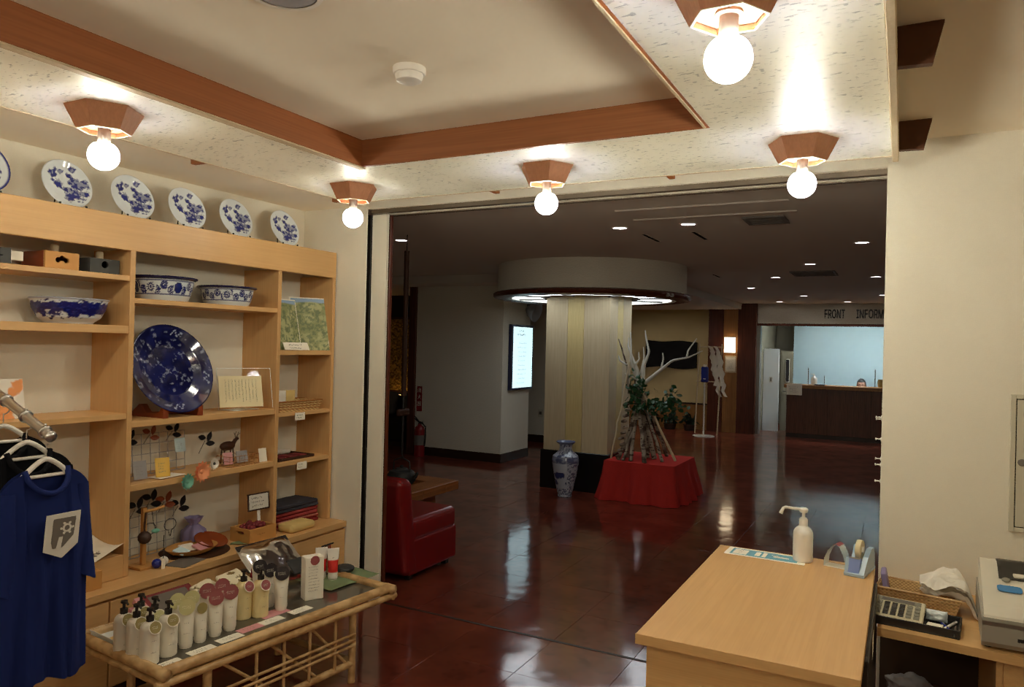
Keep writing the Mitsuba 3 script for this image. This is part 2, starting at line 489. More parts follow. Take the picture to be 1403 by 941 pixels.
for y in (-.56, .4, 1.37, 2.335, 3.295):
    poly = Polygon([(-.35, ZC), (.085, ZC), (.058, ZP + .004), (-.35, ZP + .02)])
    b = ext(poly, .028)
    sp.add('bracket', tr(b, M((0, y + .028, 0), (1, 0, 0), (0, 0, 1))), 'bracket_wood')
for y in (-.56, .4, 1.37, 2.335, 3.295):
    sp.add('bracket', bx(XL0 - .095, XL0 - .012, y, y + .028, ZP + .001, 2.43, .001), 'beam_wood_x')
for x in (-1.93, -.99):
    sp.add('bracket', bx(x, x + .028, YF1 + .012, YF1 + .09, ZP + .001, ZC, .001), 'beam_wood')

# ---------------------------------------------------------------- ceiling lamps
H6 = [(math.cos(i * PI / 3), math.sin(i * PI / 3)) for i in range(6)]


def hexring(R0, z0, R1, z1, th):
    V = np.array([[[R1 * a, R1 * b, z1] for a, b in H6], [[(R1 - th) * a, (R1 - th) * b, z1] for a, b in H6], [[(R0 - th) * a, (R0 - th) * b, z0] for a, b in H6], [[R0 * a, R0 * b, z0] for a, b in H6]])
    V = np.concatenate([V, V[:1]])
    return gridmesh(V, True)


lamp_shade = P(cat(hexring(.127, 0, .088, -.077, .007), hull([(.086 * a, .086 * b, z) for a, b in H6 for z in (-.06, -.055)])), 'shade_wood')
lamp_rim = P(hexring(.0885, -.0755, .0865, -.079, .006), 'column_wood')
lamp_sock = P(lathe([(.0, -.12), (.019, -.12), (.021, -.112), (.021, -.07), (.03, -.066), (.03, -.058), (0, -.058)], 24), 'vent_grey', 40)
g_pr = [(0, -.215)] + [(.0525 * math.sin(t), -.1625 - .0525 * math.cos(t)) for t in np.linspace(.15, 2.45, 18)] + [(.021, -.119), (.014, -.1185)]
lamp_bulb = P(lathe(g_pr, 32), 'lamp_white', True)
LAMPS = [(-2.52, 1.65, 'globe lamp in a hexagonal wooden shade above the row of plates', 0.65), (-2.52, 3.0, 'globe lamp in the corner where the side and front panel arms meet', 0.4),
         (-1.42, 3.0, 'globe lamp in the middle of the panel above the doorway', 1.0), (-.35, 3.0, 'globe lamp at the right front corner of the flecked panel', 1.2),
         (-.35, 1.65, 'globe lamp at the top edge of the picture with its shade cut off', 1.2), (-2.52, .3, 'globe lamp on the side panel arm behind the viewer', 0.6), (-.35, .3, 'globe lamp beside the viewer on the right panel arm', 1.0),
         (-2.52, -1.03, 'globe lamp at the rear corner of the side panel arm', 0.6), (-1.42, -1.03, 'globe lamp in the middle of the rear panel arm', 0.8), (-.35, -1.03, 'globe lamp at the rear end of the right panel arm', 0.8)]
for x, y, lab, power in LAMPS:
    t = Thing('ceiling_lamp', lab, 'lamp', 'globe lamps of the flecked ceiling panel', at=(x, y, ZP))
    t.add('shade', lamp_shade); t.add('shade_rim', lamp_rim); t.add('socket', lamp_sock)
    t.add('bulb', lamp_bulb, label='glowing white globe bulb', emitter=emit([c * power for c in BULB], 3.0))

t = Thing('smoke_detector', 'white round smoke detector on the recessed ceiling', 'smoke detector', at=(-1.48, 2.03, ZC))
t.add('base', lathe([(0, -.022), (.052, -.022), (.055, -.018), (.055, 0), (0, 0)], 32), 'white_plastic', 40)
t.add('sensor_cap', lathe([(0, -.05), (.03, -.05), (.042, -.044), (.046, -.03), (.046, -.022), (0, -.022)], 32), 'white_plastic', 40)
t = Thing('ceiling_speaker', 'round grey ceiling speaker grille cut by the top edge of the picture', 'speaker', at=(-1.46, 1.44, ZC))
t.add('grille', lathe([(0, -.012), (.075, -.012), (.09, -.004), (.09, 0), (0, 0)], 40), 'soft_grey', 40)
t.add('rim', lathe([(.086, -.009), (.1, -.009), (.104, 0), (.086, 0)], 40), 'white_plastic', 40)

# ================================================================ DISPLAY SHELF (left wall)
XS, XB = -3.137, -3.415      # shelf front and back
sh = Thing('display_shelf', 'light wood wall shelf of three bays with blue and white pottery', 'shelf')
Y0, YA, YB_, YE = .55, 2.21, 3.122, 3.588
for y, w in ((Y0, .022), (YA - .013, .026), (YB_ - .013, .026), (YE - .024, .024)):
    sh.add('divider', bx(XB + .004, XS, y, y + w, .497, 2.0, .0015), 'wood_z')
sh.add('fascia', bx(XS - .02, XS + .002, Y0, YE, 1.992, 2.15, .002), 'wood_y')
sh.add('top_board', bx(XB, XS - .02, Y0, YE, 2.12, 2.146, .002), 'wood_y')
sh.add('back_panel', bx(XB, XB + .004, Y0, YE, .5, 2.12, 0), 'wallpaper')


def board(y0, y1, ztop, th=.026):
    sh.add('shelf_board', bx(XB + .004, XS - .003, y0, y1, ztop - th, ztop, .0015), 'wood_y')


L0, L1, M0, M1, R0, R1 = Y0 + .022, YA - .013, YA + .013, YB_ - .013, YB_ + .013, YE - .024
board(L0, L1, 1.877, .024); board(L0, L1, 1.648, .036); board(L0, L1, 1.246, .026)
board(M0, M1, 1.777, .024); board(M0, M1, 1.208, .03); board(M0, M1, .912, .03)
board(R0, R1, 1.541, .028); board(R0, R1, 1.18, .022); board(R0, R1, .896, .026)
sh.add('plinth_board', bx(XS - .02, XS, L0, L1, .497, .60, .0015), 'wood_y')

bc = Thing('base_cabinet', 'low light wood base cabinet running along the wall under the shelf', 'cabinet')
bc.add('worktop', bx(-3.415, -3.012, .5, 3.597, .46, .495, .002), 'wood_y')
bc.add('carcass', bx(-3.415, -3.04, .5, 3.597, .06, .46, .001), 'wood_y')
bc.add('plinth', bx(-3.415, -3.06, .5, 3.597, 0, .06, .001), 'base_dark')
for i in range(4):
    y = .52 + i * .77
    bc.add('drawer', bx(-3.04, -3.018, y, y + .762, .075, .447, .002), 'wood_y')


# ---------------------------------------------------------------- ceramics
def disc(prof, n=96, sub=None):
    """plate profile [(r, z)...] refined; returns mesh and disc coords"""
    pr = np.asarray(prof, float)
    if sub:
        s = np.r_[0, np.cumsum(np.linalg.norm(np.diff(pr, axis=0), axis=1))]
        q = np.linspace(0, s[-1], sub); pr = np.stack([np.interp(q, s, pr[:, 0]), np.interp(q, s, pr[:, 1])], 1)
    t = np.linspace(0, 2 * PI, n, endpoint=False)
    V = np.stack([pr[:, :1] * np.cos(t), pr[:, :1] * np.sin(t), np.repeat(pr[:, 1:], n, 1)], -1)
    return gridmesh(V, True)


def sstep(a, b, x):
    t = np.clip((x - a) / (b - a), 0, 1); return t * t * (3 - 2 * t)


def nz(p, s, seed=0, o=4):
    return meshkit.fbm(np.asarray(p) * s, o, seed)


WHITE, BLUE, NAVY = cs(214, 220, 222), cs(44, 50, 116), cs(24, 32, 96)


def paint(mesh, fn):
    return fn(np.asarray(mesh.vertices))


PL_PROF = [(.0, .020), (.06, .020), (.062, .016), (.074, .012), (.118, .034), (.1195, .037), (.117, .038), (.085, .020), (.07, .0185), (0.04, .0185), (0.0, .0185)]
# plate faces +z (food side) : underside first then up and inwards
PL_PROF = [(0, 0), (.062, 0), (.066, .004), (.09, .012), (.117, .026), (.1195, .0285), (.117, .0295), (.09, .0165), (.068, .009), (0, .008)]
plate_m = disc(PL_PROF, 112, 92)


def plate_paint(v):
    x, y = v[:, 0] / .12, v[:, 1] / .12
    p = np.stack([x, y, 0 * x], 1)
    n1, n2 = nz(p, 7, 3), nz(p, 15, 8)
    f = np.zeros(len(x))
    blobs = [(1.1 * a_, 1.1 * b_, 1.28 * r_) for a_, b_, r_ in [(-.42, .38, .17), (-.30, .55, .10), (-.12, .50, .10), (-.25, .02, .20), (-.42, .12, .09), (.28, .62, .12), (.18, .40, .12), (.40, .10, .30), (.30, -.25, .36), (.10, -.45, .22), (.62, .12, .20), (.62, -.25, .16), (.02, -.2, .16)]]
    for bx_, by_, r in blobs:
        f = np.maximum(f, 1 - np.hypot(x - bx_, y - by_) / r * .8)
    m = sstep(.46, .58, f * .74 + n1 * .5 + (n2 - .5) * .5 - .04)
    light = sstep(.5, .62, nz(p, 9, 21)) * .35
    c = WHITE * (1 - m[:, None]) + (BLUE * (1 - light[:, None]) + WHITE * light[:, None]) * m[:, None]
    return np.where((v[:, 2] < .004)[:, None], WHITE, c)


def rimplate_paint(v):
    x, y = v[:, 0] / .12, v[:, 1] / .12; r = np.hypot(x, y)
    p = np.stack([x, y, 0 * x], 1)
    m = np.maximum(sstep(.9, .95, r), sstep(.52, .6, nz(p, 5, 31)) * (r < .75))
    return WHITE * (1 - m[:, None]) + BLUE * m[:, None]


plate_ply = P(plate_m, 'vcg', True, color=paint(plate_m, plate_paint))
rimplate_ply = P(plate_m, 'vcg', True, color=paint(plate_m, rimplate_paint))


def stand_wire(w=.05, d=.05, hh=.05):
    """little black plate stand: two bent legs; built for a plate leaning back"""
    out = []
    for s in (-1, 1):
        out.append(cat(tube([(d * .75, s * w, .026), (d * .7, s * w, .004), (0, s * w, .004), (-d, s * w, .004)], .005, 6), tube([(-.01, s * w, .003), (-.03, s * w * .6, .09)], .003, 6)))
    return out


PLX = -3.255
PLY = [(1.62, 'rim'), (1.975, 'd'), (2.29, 'd'), (2.595, 'd'), (2.91, 'd'), (3.275, 'd')]
PLAB = ['blue-rimmed white plate cut off by the left edge, on top of the shelf', 'leftmost full dragon plate in the row on the shelf top', 'blue and white dragon plate just right of the globe lamp', 'third blue dragon plate on the shelf top, middle of the row',
        'blue dragon plate second from the wall corner on the shelf top', 'blue and white dragon plate nearest the wall corner']
for i, (y, kind) in enumerate(PLY):
    lean = math.radians(72)
    st = Thing('plate_stand', ['black wire stand under the cut-off blue-rimmed plate', 'black wire stand under the leftmost full dragon plate', 'black wire stand under the dragon plate right of the lamp', 'black wire stand under the middle dragon plate', 'black wire stand under the second plate from the corner', 'black wire stand under the plate nearest the corner'][i], 'plate stand', 'black plate stands on the shelf top', at=(PLX, y, 2.146))
    for j, w in enumerate(stand_wire(.058)):
        st.add('leg', w, 'black_plastic', True)
    st.add('crossbar', rod((-.012, -.058, .006), (-.012, .058, .006), .003, 6), 'black_plastic', True)
    pt = Thing('plate', PLAB[i], 'plate', 'blue and white plates on the shelf top')
    R = .112 if i else .118
    m = M((PLX + .012 - R * math.cos(lean) - .012, y, 2.146 + .004 + R * math.sin(lean)), (0, 1, 0), (-math.cos(lean), 0, math.sin(lean)))
    d = dict(plate_ply if kind == 'd' else rimplate_ply); d['to_world'] = T(m @ np.diag([R / .1195] * 3 + [1]))
    scene[pt.key] = d

# bowls
BOWL = [(0, 0), (.088, 0), (.092, .006), (.118, .022), (.138, .055), (.146, .085), (.152, .088), (.150, .092), (.140, .088), (.128, .058), (.1, .03), (.06, .014), (0, .012)]


def bowl_ply(prof, fn, n=144, sub=110):
    m = disc(prof, n, sub)
    return P(m, 'vcg', True, color=fn(np.asarray(m.vertices)))


def blue_bowl_paint(v):
    th = np.arctan2(v[:, 1], v[:, 0]); r = np.hypot(v[:, 0], v[:, 1]); z = v[:, 2]
    p = np.stack([np.cos(th) * 3, np.sin(th) * 3, z * 30], 1)
    z = z / 1.22
    edge = -.004 + .062 * nz(p, 1.8, 5)
    up = .058 + .034 * nz(p, 2.6, 6)
    m = sstep(0, .004, z - edge) * (1 - sstep(0, .003, z - up)) + sstep(.0855, .0875, z) * .4
    fl = sstep(.58, .66, nz(p, 4, 9)) * .3
    m = np.clip(m, 0, 1)[:, None]
    return cs(196, 200, 206) * (1 - m) + (cs(20, 24, 88) * (1 - fl[:, None]) + cs(70, 80, 160) * fl[:, None]) * m


def band_bowl_paint(seed, rose, solid=()):
    def fn(v):
        th = np.arctan2(v[:, 1], v[:, 0]); z = v[:, 2]; w = z * .093 / z.max()
        g = np.zeros(len(z))
        k = np.random.default_rng(seed)
        # scrolls: spiral arcs repeated round the band
        for i in range(26):
            a = -PI + (i + .5) * 2 * PI / 26
            d = np.angle(np.exp(1j * (th - a))) * .14; zz = w - (.042 if i % 2 else .058)
            rr = np.hypot(d, zz); ph = np.arctan2(zz, d) * (1 if i % 2 else -1)
            sp_ = np.abs(((rr / .0075 - ph / (2 * PI)) % 1) - .5)
            g = np.maximum(g, (rr < .0175) * sstep(.06, .14, .5 - sp_))
        for a in rose:
            d = np.angle(np.exp(1j * (th - a))) * .14; zz = w - .05
            rr = np.hypot(d, zz); ph = np.arctan2(zz, d)
            pet = .021 * (.82 + .18 * np.cos(12 * ph))
            ins = rr < pet
            g = np.where(rr < .026, 0, g)
            g = np.where(ins, np.where((rr < .006) | ((rr > .009)), .95, .1), g)
        for a in solid:
            rr = np.hypot(np.angle(np.exp(1j * (th - a))) * .14, w - .05); g = np.where(rr < .026, (rr < .0215) * 1.0, g)
        g = np.where((w < .022) | (w > .078), 0, g)
        line = (np.abs(w - .024) < .0018) | (np.abs(w - .0765) < .0018)
        g = np.where(line, .8, g)
        g = np.where(w > .081, 1.15, g)[:, None]
        return np.clip(cs(198, 204, 206) * (1 - g) + cs(28, 36, 96) * g, .004, 1)
    return fn


t = Thing('bowl', 'white bowl with a deep blue dragon band, alone on a left bay shelf', 'bowl', at=(-3.27, 2.0, 1.648))
t.add(None, bowl_ply([(r * (1.04 if i else 1), z * 1.22) for i, (r, z) in enumerate(BOWL)], blue_bowl_paint))
B2 = [(0, 0), (.104, 0), (.108, .005), (.118, .02), (.128, .05), (.134, .08), (.150, .086), (.151, .091), (.146, .093), (.132, .088), (.122, .06), (.105, .03), (.07, .014), (0, .012)]
b1 = bowl_ply([(r * 1.07, z * 1.3) for r, z in B2], band_bowl_paint(3, [1.2, 2.9, -2.3, -1.05], [-.12, -1.7]), 200, 130)
t = Thing('bowl', 'left one of the two patterned bowls, with a round blue medallion', 'bowl', at=(-3.28, 2.475, 1.777)); t.add(None, b1)
b2 = bowl_ply([(r * 1.03, z * 1.12) for r, z in B2], band_bowl_paint(4, [-.72, 1.3, 2.8, -2.2]), 200, 130)
t = Thing('bowl', 'right one of the two patterned bowls, with a blue daisy', 'bowl', at=(-3.27, 2.865, 1.777)); t.add(None, b2)

# big blue plate on its wooden stand
bp = disc([(r * 1.93, z * 1.5) for r, z in PL_PROF], 200, 170)


def bigplate_paint(v):
    p = v / .23
    p = np.stack([p[:, 0], p[:, 1], 0 * p[:, 0]], 1)
    r = np.hypot(p[:, 0], p[:, 1])
    a, b, c = nz(p, 5, 41), nz(p, 16, 42), nz(p, 3, 43)
    fleck = sstep(.60, .66, b) * sstep(.5, .6, a)
    rim = np.zeros(len(r))
    th = np.arctan2(p[:, 1], p[:, 0])
    for k in (1.25, -.25, 2.75, -1.6):
        d = np.angle(np.exp(1j * (th - k))) * .86; e = r - .86
        w = np.abs(e - .05 * np.sin(d * 40)) < .018
        rim = np.maximum(rim, (np.abs(d) < .14) * w)
    base = cs(12, 15, 56) * (1 - sstep(.4, .65, c)[:, None]) + cs(22, 27, 80) * sstep(.4, .65, c)[:, None]
    g = np.maximum(fleck * .32, rim * .7)[:, None]
    return base * (1 - g) + cs(180, 190, 214) * g


t = Thing('charger_plate', 'large deep blue patterned plate standing on a wooden stand', 'plate')
lean = math.radians(70); R = .2305
m = M((-3.165 - R * math.cos(lean), 2.49, 1.208 + .008 + R * math.sin(lean)), (0, 1, 0), (-math.cos(lean), 0, math.sin(lean)))
t.add(None, tr(bp, m), 'vcg', True, color=bigplate_paint(np.asarray(bp.vertices)))
t = Thing('plate_easel', 'reddish brown wooden stand holding the large blue plate', 'plate stand')
for y in (2.40, 2.60):
    pf = Polygon([(-.21, 0), (.02, 0), (.02, .05), (.008, .058), (-.008, .03), (-.03, .022), (-.10, .022), (-.14, .06), (-.16, .06), (-.21, .02)])
    t.add('foot', tr(ext(pf, .03), M((-3.157, y + .015, 1.208), (1, 0, 0), (0, 0, 1))), 'stand_wood')
t.add('crossbar', bx(-3.29, -3.27, 2.41, 2.59, 1.211, 1.228, .002), 'stand_wood')

# calligraphy card in an acrylic holder
cm = M((-3.2, 2.915, 1.211 + .1), (.42, 1, 0), (-.25, 0.1, 1))
t = Thing('calligraphy_card', 'cream card with columns of brush writing beside the large blue plate', 'card')
t.add('card', tr(bx(-.118, .118, -.085, .088, -.001, .001, .0005), cm), 'cream')
t.add('writing', tr(marks(.22, .165, 10, 15, 5, True, .75, .0013), cm), 'ink', kind='stuff')
cm2 = M((-3.205, 2.95, 1.211 + .108), (.42, 1, 0), (-.25, 0.1, 1))
t = Thing('acrylic_holder', 'clear acrylic stand behind the cream writing card', 'display holder')
t.add('sheet', tr(quads([(-.15, -.106, .15, .125)], -.004), cm2), 'clear')
for a_ in ((-.15, -.148, -.106, .125), (.148, .15, -.106, .125), (-.15, .15, .123, .125)): t.add('edge', tr(bx(a_[0], a_[1], a_[2], a_[3], -.0055, -.0045, 0), cm2), 'acrylic')
t.add('foot', bx(-3.3, -3.19, 2.86, 3.04, 1.209, 1.2105, 0), 'acrylic')


# masu-like boxes with pegs (left bay, top)
def notched_box(w, d, h, hole):
    p = sbox(-w / 2, 0, w / 2, h)
    if hole == 'round': p = p.difference(Point(0, h * .62).buffer(.016, 16))
    elif hole == 'trefoil':
        for x, z in ((-.017, h * .54), (.017, h * .54), (0, h * .64)): p = p.difference(Point(x, z).buffer(.012, 12))
    elif hole == 'slot': p = p.difference(sbox(-.03, h * .5, .03, h * .56))
    return tr(ext(p, .012), M((0, 0, 0), (0, 1, 0), (0, 0, 1)))


def box_thing(name, y, w, d, h, hole, m, side, lab, peg, pegh=.03):
    t = Thing(name, lab, 'wooden box', at=(-3.2, y, 1.877))
    t.add('front', notched_box(w, d, h, hole), m)
    t.add('side', bx(-d, 0, -w / 2, -w / 2 + .01, 0, h, .001), side)
    t.add('side', bx(-d, 0, w / 2 - .01, w / 2, 0, h, .001), side)
    t.add('back', bx(-d, -d + .01, -w / 2, w / 2, 0, h, .001), side)
    t.add('lid', bx(-d + .01, 0, -w / 2 + .01, w / 2 - .01, h - .012, h - .004, .001), side)
    t.add('peg', tr(lathe([(0, 0), (.016, 0), (.016, pegh + .004), (.014, pegh + .008), (0, pegh + .008)], 20), t=(-.045, peg, h - .002)), 'column_wood', 40)
    return t


mat('black_wood', (58, 58, 56), .55, .3)
mat('pine', (190, 138, 78), .5, .3)
box_thing('peg_box', 1.648, .12, .12, .066, 'slot', 'black_wood', 'black_wood', 'dark box with a slot at the left edge of the top left shelf', .0)
box_thing('peg_box', 1.915, .145, .16, .076, 'trefoil', 'pine', 'stand_wood', 'brown wooden box with a trefoil hole and a peg on the top left shelf', 0.0)
box_thing('peg_box', 2.107, .14, .12, .068, 'round', 'black_wood', 'black_wood', 'dark grey box with a round hole beside the brown trefoil box', .01)
t = Thing('price_tag', 'white tag standing between the dark slotted box and the brown box', 'price tag', at=(-3.22, 1.742, 1.877))
t.add('leaf', bx(0, .002, -.03, .03, .022, .06, .0005), 'paper'); t.add('foot', bx(-.01, .012, -.03, -.022, 0, .06, .0005), 'white_plastic')

# orange square picture, lower left
pm = gridmesh(np.stack(list(np.meshgrid(np.linspace(-.09, .09, 60), np.linspace(0, .165, 60))) + [np.zeros((60, 60))], -1))
v = np.asarray(pm.vertices); a = nz(v, 14, 51); b = sstep(.5, .6, a)[:, None]
col = cs(228, 220, 206) * (1 - b) + cs(226, 150, 92) * b
t = Thing('art_tile', 'square panel blotched orange and white leaning in the left bay', 'picture')
am = M((-3.24, 1.72, 1.248), (0, 1, 0), (-.2, 0, 1))
t.add('face', tr(pm, am), 'vc', True, color=col)
t.add('board', tr(bx(-.091, .091, 0, .166, -.008, -.0006, .001), am), 'paper')

# aerial photo sheets in the right bay
def photo(w, h, seed):
    g = gridmesh(np.stack(list(np.meshgrid(np.linspace(-w / 2, w / 2, 80), np.linspace(0, h, 80))) + [np.zeros((80, 80))], -1))
    v = np.asarray(g.vertices)
    a, b, sk = nz(v, 34, seed), nz(v, 90, seed + 1), v[:, 1] / h - .97 + .08 * np.abs(v[:, 0]) / w + .06 * nz(v, 9, seed + 2)
    c = cs(136, 142, 98) + (cs(168, 170, 126) - cs(136, 142, 98)) * sstep(.4, .65, a)[:, None]
    c = c + (cs(92, 108, 80) - c) * sstep(.5, .62, b)[:, None] * .7
    s = sstep(0, .03, sk)[:, None]
    return g, c * (1 - s) + cs(140, 164, 190) * s


ZR = 1.541
for (w, h, o, xd, lab, sd) in ((.25, .32, (-3.21, 3.468, ZR + .001), (.6, 1, 0), 'aerial forest photograph in a torn white wrapper, the right one of the pair', 61), (.2, .3, (-3.19, 3.262, ZR + .001), (-.05, 1, 0), 'aerial forest photograph leaning in front of its twin at the divider', 64)):
    g, c = photo(w, h, sd)
    fm = M(o, xd, (-.18, 0, 1) if sd == 61 else (-.2, -.16, 1))
    t = Thing('photo_print', lab, 'photograph', 'aerial photographs in the right bay')
    t.add('print', tr(g, fm), 'vc', True, color=c)
    t.add('backing', tr(bx(-w / 2 - .007, w / 2 + .007, 0, h + .007, -.006, -.001, .001), fm), 'paper')
    if sd == 61:
        yy = np.linspace(0.005, h - .02, 26); xx = w / 2 - .012 - .012 * meshkit.noise(np.stack([yy * 60, yy * 0, yy * 0], 1), 4)
        strip = np.stack([np.stack([xx, yy, yy * 0 + .0015], 1), np.stack([yy * 0 + w / 2 + .006, yy, yy * 0 + .0015], 1)], 1)
        t.add('torn_wrapper', tr(gridmesh(strip), fm), 'paper')
km = M((-3.145, 3.28, ZR + .022), (0, 1, 0), (-.5, 0, 1))
t = Thing('name_card', 'white lettered card lying before the aerial photographs', 'card')
t.add('card', tr(bx(-.11, .09, -.022, .026, -.0006, .0006, .0002), km), 'paper')
t.add('writing', tr(marks(.17, .045, 2, 12, 8, False, .7, .0009), km), 'ink', kind='stuff')

# small basket of bags in the right bay
def open_basket(w, d, h, taper, th=.004):
    r = lambda s, t_: np.array([[-w / 2 * s + 0, -d / 2 * s], [w / 2 * s, -d / 2 * s], [w / 2 * s, d / 2 * s], [-w / 2 * s, d / 2 * s]]) * t_
    rings = [(taper, 0, 1), (1, h, 1), (1, h, 1 - 2 * th / d), (taper, .004, 1 - 2 * th / d)]
    V = []
    for s, z, q in rings:
        c = r(s, q)
        pts = np.concatenate([np.linspace(c[i], c[(i + 1) % 4], 10, endpoint=False) for i in range(4)])
        V.append(np.c_[pts, np.full(len(pts), z)])
    V = np.array(V)
    V = np.concatenate([V[:1] * [0, 0, 1], V, V[-1:] * [0, 0, 1]])
    return gridmesh(V, True)


def basket_bits(t, w, d, h, taper, rim='rattan', bands=3):
    t.add('body', open_basket(w, d, h, taper), 'rattan')
    t.add('rim', tube([(w / 2 * a, d / 2 * b, h) for a, b in ((-1, -1), (1, -1), (1, 1), (-1, 1), (-1, -1))], .005, 6, False), rim, True)
    for i in range(bands):
        s = taper + (1 - taper) * (i + 1) / (bands + 1); z = h * (i + 1) / (bands + 1)
        t.add('strand', tube([(w / 2 * a * s * 1.012, d / 2 * b * s * 1.012, z) for a, b in ((-1, -1), (1, -1), (1, 1), (-1, 1), (-1, -1))], .0022, 5, False), rim, True)


mat('basket_brown', (150, 98, 50), .55, .35)
t = Thing('small_basket', 'woven brown basket on the right bay shelf below the photographs', 'basket', at=(-3.245, 3.33, 1.18), rz=0)
basket_bits(t, .18, .36, .06, .88, 'basket_brown')
t.T = t.T


def pouch(w, h, d, seed=0, amp=.1):
    """a puffed, crumpled packet, standing on z=0, w along x"""
    n = 18
    u, v_ = np.meshgrid(np.linspace(-1, 1, n), np.linspace(0, 1, n))
    bulge = (1 - u ** 4) * (1 - (2 * v_ - 1) ** 4)
    q = np.stack([u, v_, u * 0], -1).reshape(-1, 3)
    c = (nz(q, 3, seed) - .5).reshape(u.shape) * amp
    X = u * w / 2 * (1 + .1 * c); Z = v_ * h
    f = np.stack([X, -d / 2 * bulge * (1 + 2 * c), Z + 0 * c], -1); b = np.stack([X, d / 2 * bulge, Z], -1)
    return cat(gridmesh(f), gridmesh(b[:, ::-1]))


for y, sd, m_, lab in ((3.235, 3, 'white_cloth', 'white packet at the divider end of the brown basket'), (3.31, 4, 'yellow_cloth', 'beige packet standing upright in the brown basket')):
    t = Thing('packet', lab, 'packet')
    t.add(None, tr(pouch(.09, .115, .04, sd, .3), M((-3.24, y, 1.186), (.3, 1, 0), (-1, .3, 0))), m_, True)
for y, z, s in ((3.30, 1.153, 1), (3.325, .86, 2)):
    t = Thing('shelf_tag', 'white price tag on the shelf edge below the brown basket' if s == 1 else 'white price tag on the shelf edge below the dark trays', 'price tag', 'price tags on the right bay shelves')
    tm = M((-3.1335, y, z), (0, 1, 0), (0, 0, 1))
    t.add('card', tr(bx(-.04, .04, -.022, .022, 0, .002, .0006), tm), 'paper'); t.add('print', tr(marks(.07, .036, 2, 6, s, z=.0024), tm), 'ink', kind='stuff')
t = Thing('dark_tray', 'flat dark brown tray on the right bay shelf with the lower price tag', 'tray')
t.add(None, cat(bx(-3.38, -3.16, 3.17, 3.46, .897, .901, .001), bx(-3.38, -3.16, 3.17, 3.178, .901, .912, .001), bx(-3.38, -3.16, 3.452, 3.46, .901, .912, .001), bx(-3.38, -3.372, 3.17, 3.46, .901, .912, .001), bx(-3.168, -3.16, 3.17, 3.46, .901, .912, .001)), 'brown_dark')
t = Thing('wrapped_towel', 'small rolled white towel lying on the dark brown tray', 'towel')
t.add(None, tube([(-3.34, 3.31, .918), (-3.335, 3.36, .92), (-3.33, 3.42, .918)], [.012, .016, .012], 10), 'white_cloth', True)
for i in range(3):
    t = Thing('sweet_bar', ['leftmost', 'middle', 'rightmost'][i] + ' dark wrapped bar on the dark brown tray', 'packet', 'dark bars on the brown tray')
    t.add(None, bx(-3.28, -3.18, 3.19 + i * .085, 3.25 + i * .085, .9015, .914, .003), 'maroon')


def folded(w, d, h, layers, seed):
    g = np.random.default_rng(seed); out = []
    for i in range(layers):
        r = h / layers / 2
        m_ = rbox(w * g.uniform(.92, 1), d * g.uniform(.92, 1), h / layers * .96, r * .8)
        out.append(tr(m_, t=(g.uniform(-.006, .006), g.uniform(-.006, .006), i * h / layers)))
    return out


def cloth_paint(v, a, b, s, seed, th=.55):
    f = sstep(th, th + .06, nz(v, s, seed))[:, None]
    return a * (1 - f) + b * f


for k, (z, mcol, lab) in enumerate(((.495, (cs(120, 30, 30), cs(196, 130, 110)), 'lowest folded red patterned cloth in the right bay base'), (.54, (cs(110, 22, 26), cs(150, 60, 60)), 'folded dark red cloth in the middle of the right bay stack'), (.585, (cs(44, 46, 58), cs(60, 62, 76)), 'folded dark grey cloth on top of the red cloths'))):
    t = Thing('folded_cloth', lab, 'cloth', 'folded cloths in the right bay')
    ls = folded(.2, .36, .044, 2, 10 + k)
    ms = cat(ls).subdivide()
    ms = tr(ms, t=(-3.275, 3.36, z))
    t.add(None, ms, 'vc', False, color=cloth_paint(np.asarray(ms.vertices), *mcol, 45, 70 + k))
t = Thing('cloth_pouch', 'pale yellow cloth pouch on the base cabinet by the folded cloths', 'pouch')
t.add(None, tr(rbox(.12, .2, .05, .024), t=(-3.11, 3.27, .495)), 'yellow_cloth', True)


# ---------------------------------------------------------------- middle bay, accessories shelf (z .912)
def wire_grid(w, h, step, r=.0012):
    ms = [rod((0, y, 0), (0, y, h), r, 5) for y in np.arange(0, w + 1e-6, step)] + [rod((0, 0, z), (0, w, z), r, 5) for z in np.arange(0, h + 1e-6, step)]
    return ms


def grid_thing(y0, z0, w, h, lab, x=-3.33, lean=.06):
    t = Thing('wire_grid', lab, 'wire rack')
    mt = M((x, y0, z0), (0, 1, 0), (-lean, 0, 1))
    R = np.eye(4); R[:3, 0], R[:3, 1], R[:3, 2], R[:3, 3] = mt[:3, 2], mt[:3, 0], mt[:3, 1], mt[:3, 3]
    for y in np.arange(0, w + 1e-6, .05): t.add('wire', tr(rod((0, y, 0), (0, y, h), .0018, 5), R), 'soft_grey')
    for z in np.arange(0, h + 1e-6, .05): t.add('wire', tr(rod((0, 0, z), (0, w, z), .0018, 5), R), 'soft_grey')
    return t


ZM = .912
grid_thing(2.27, ZM + .002, .4, .2, 'white wire grid with hair ornaments on the middle bay shelf')
grid_thing(2.24, .498, .4, .25, 'white wire grid with hanging ornaments at the foot of the middle bay', -3.36)


def leaf_shape(l, w, n=7):
    t = np.linspace(0, 1, n)
    hw = w / 2 * np.sin(PI * t) ** .8
    V = np.stack([np.stack([-hw, t * l, .02 * l * np.cos(t * 3)], 1), np.stack([0 * t, t * l, -.05 * l + .0 * t], 1), np.stack([hw, t * l, .02 * l * np.cos(t * 3)], 1)], 1)
    return gridmesh(V)


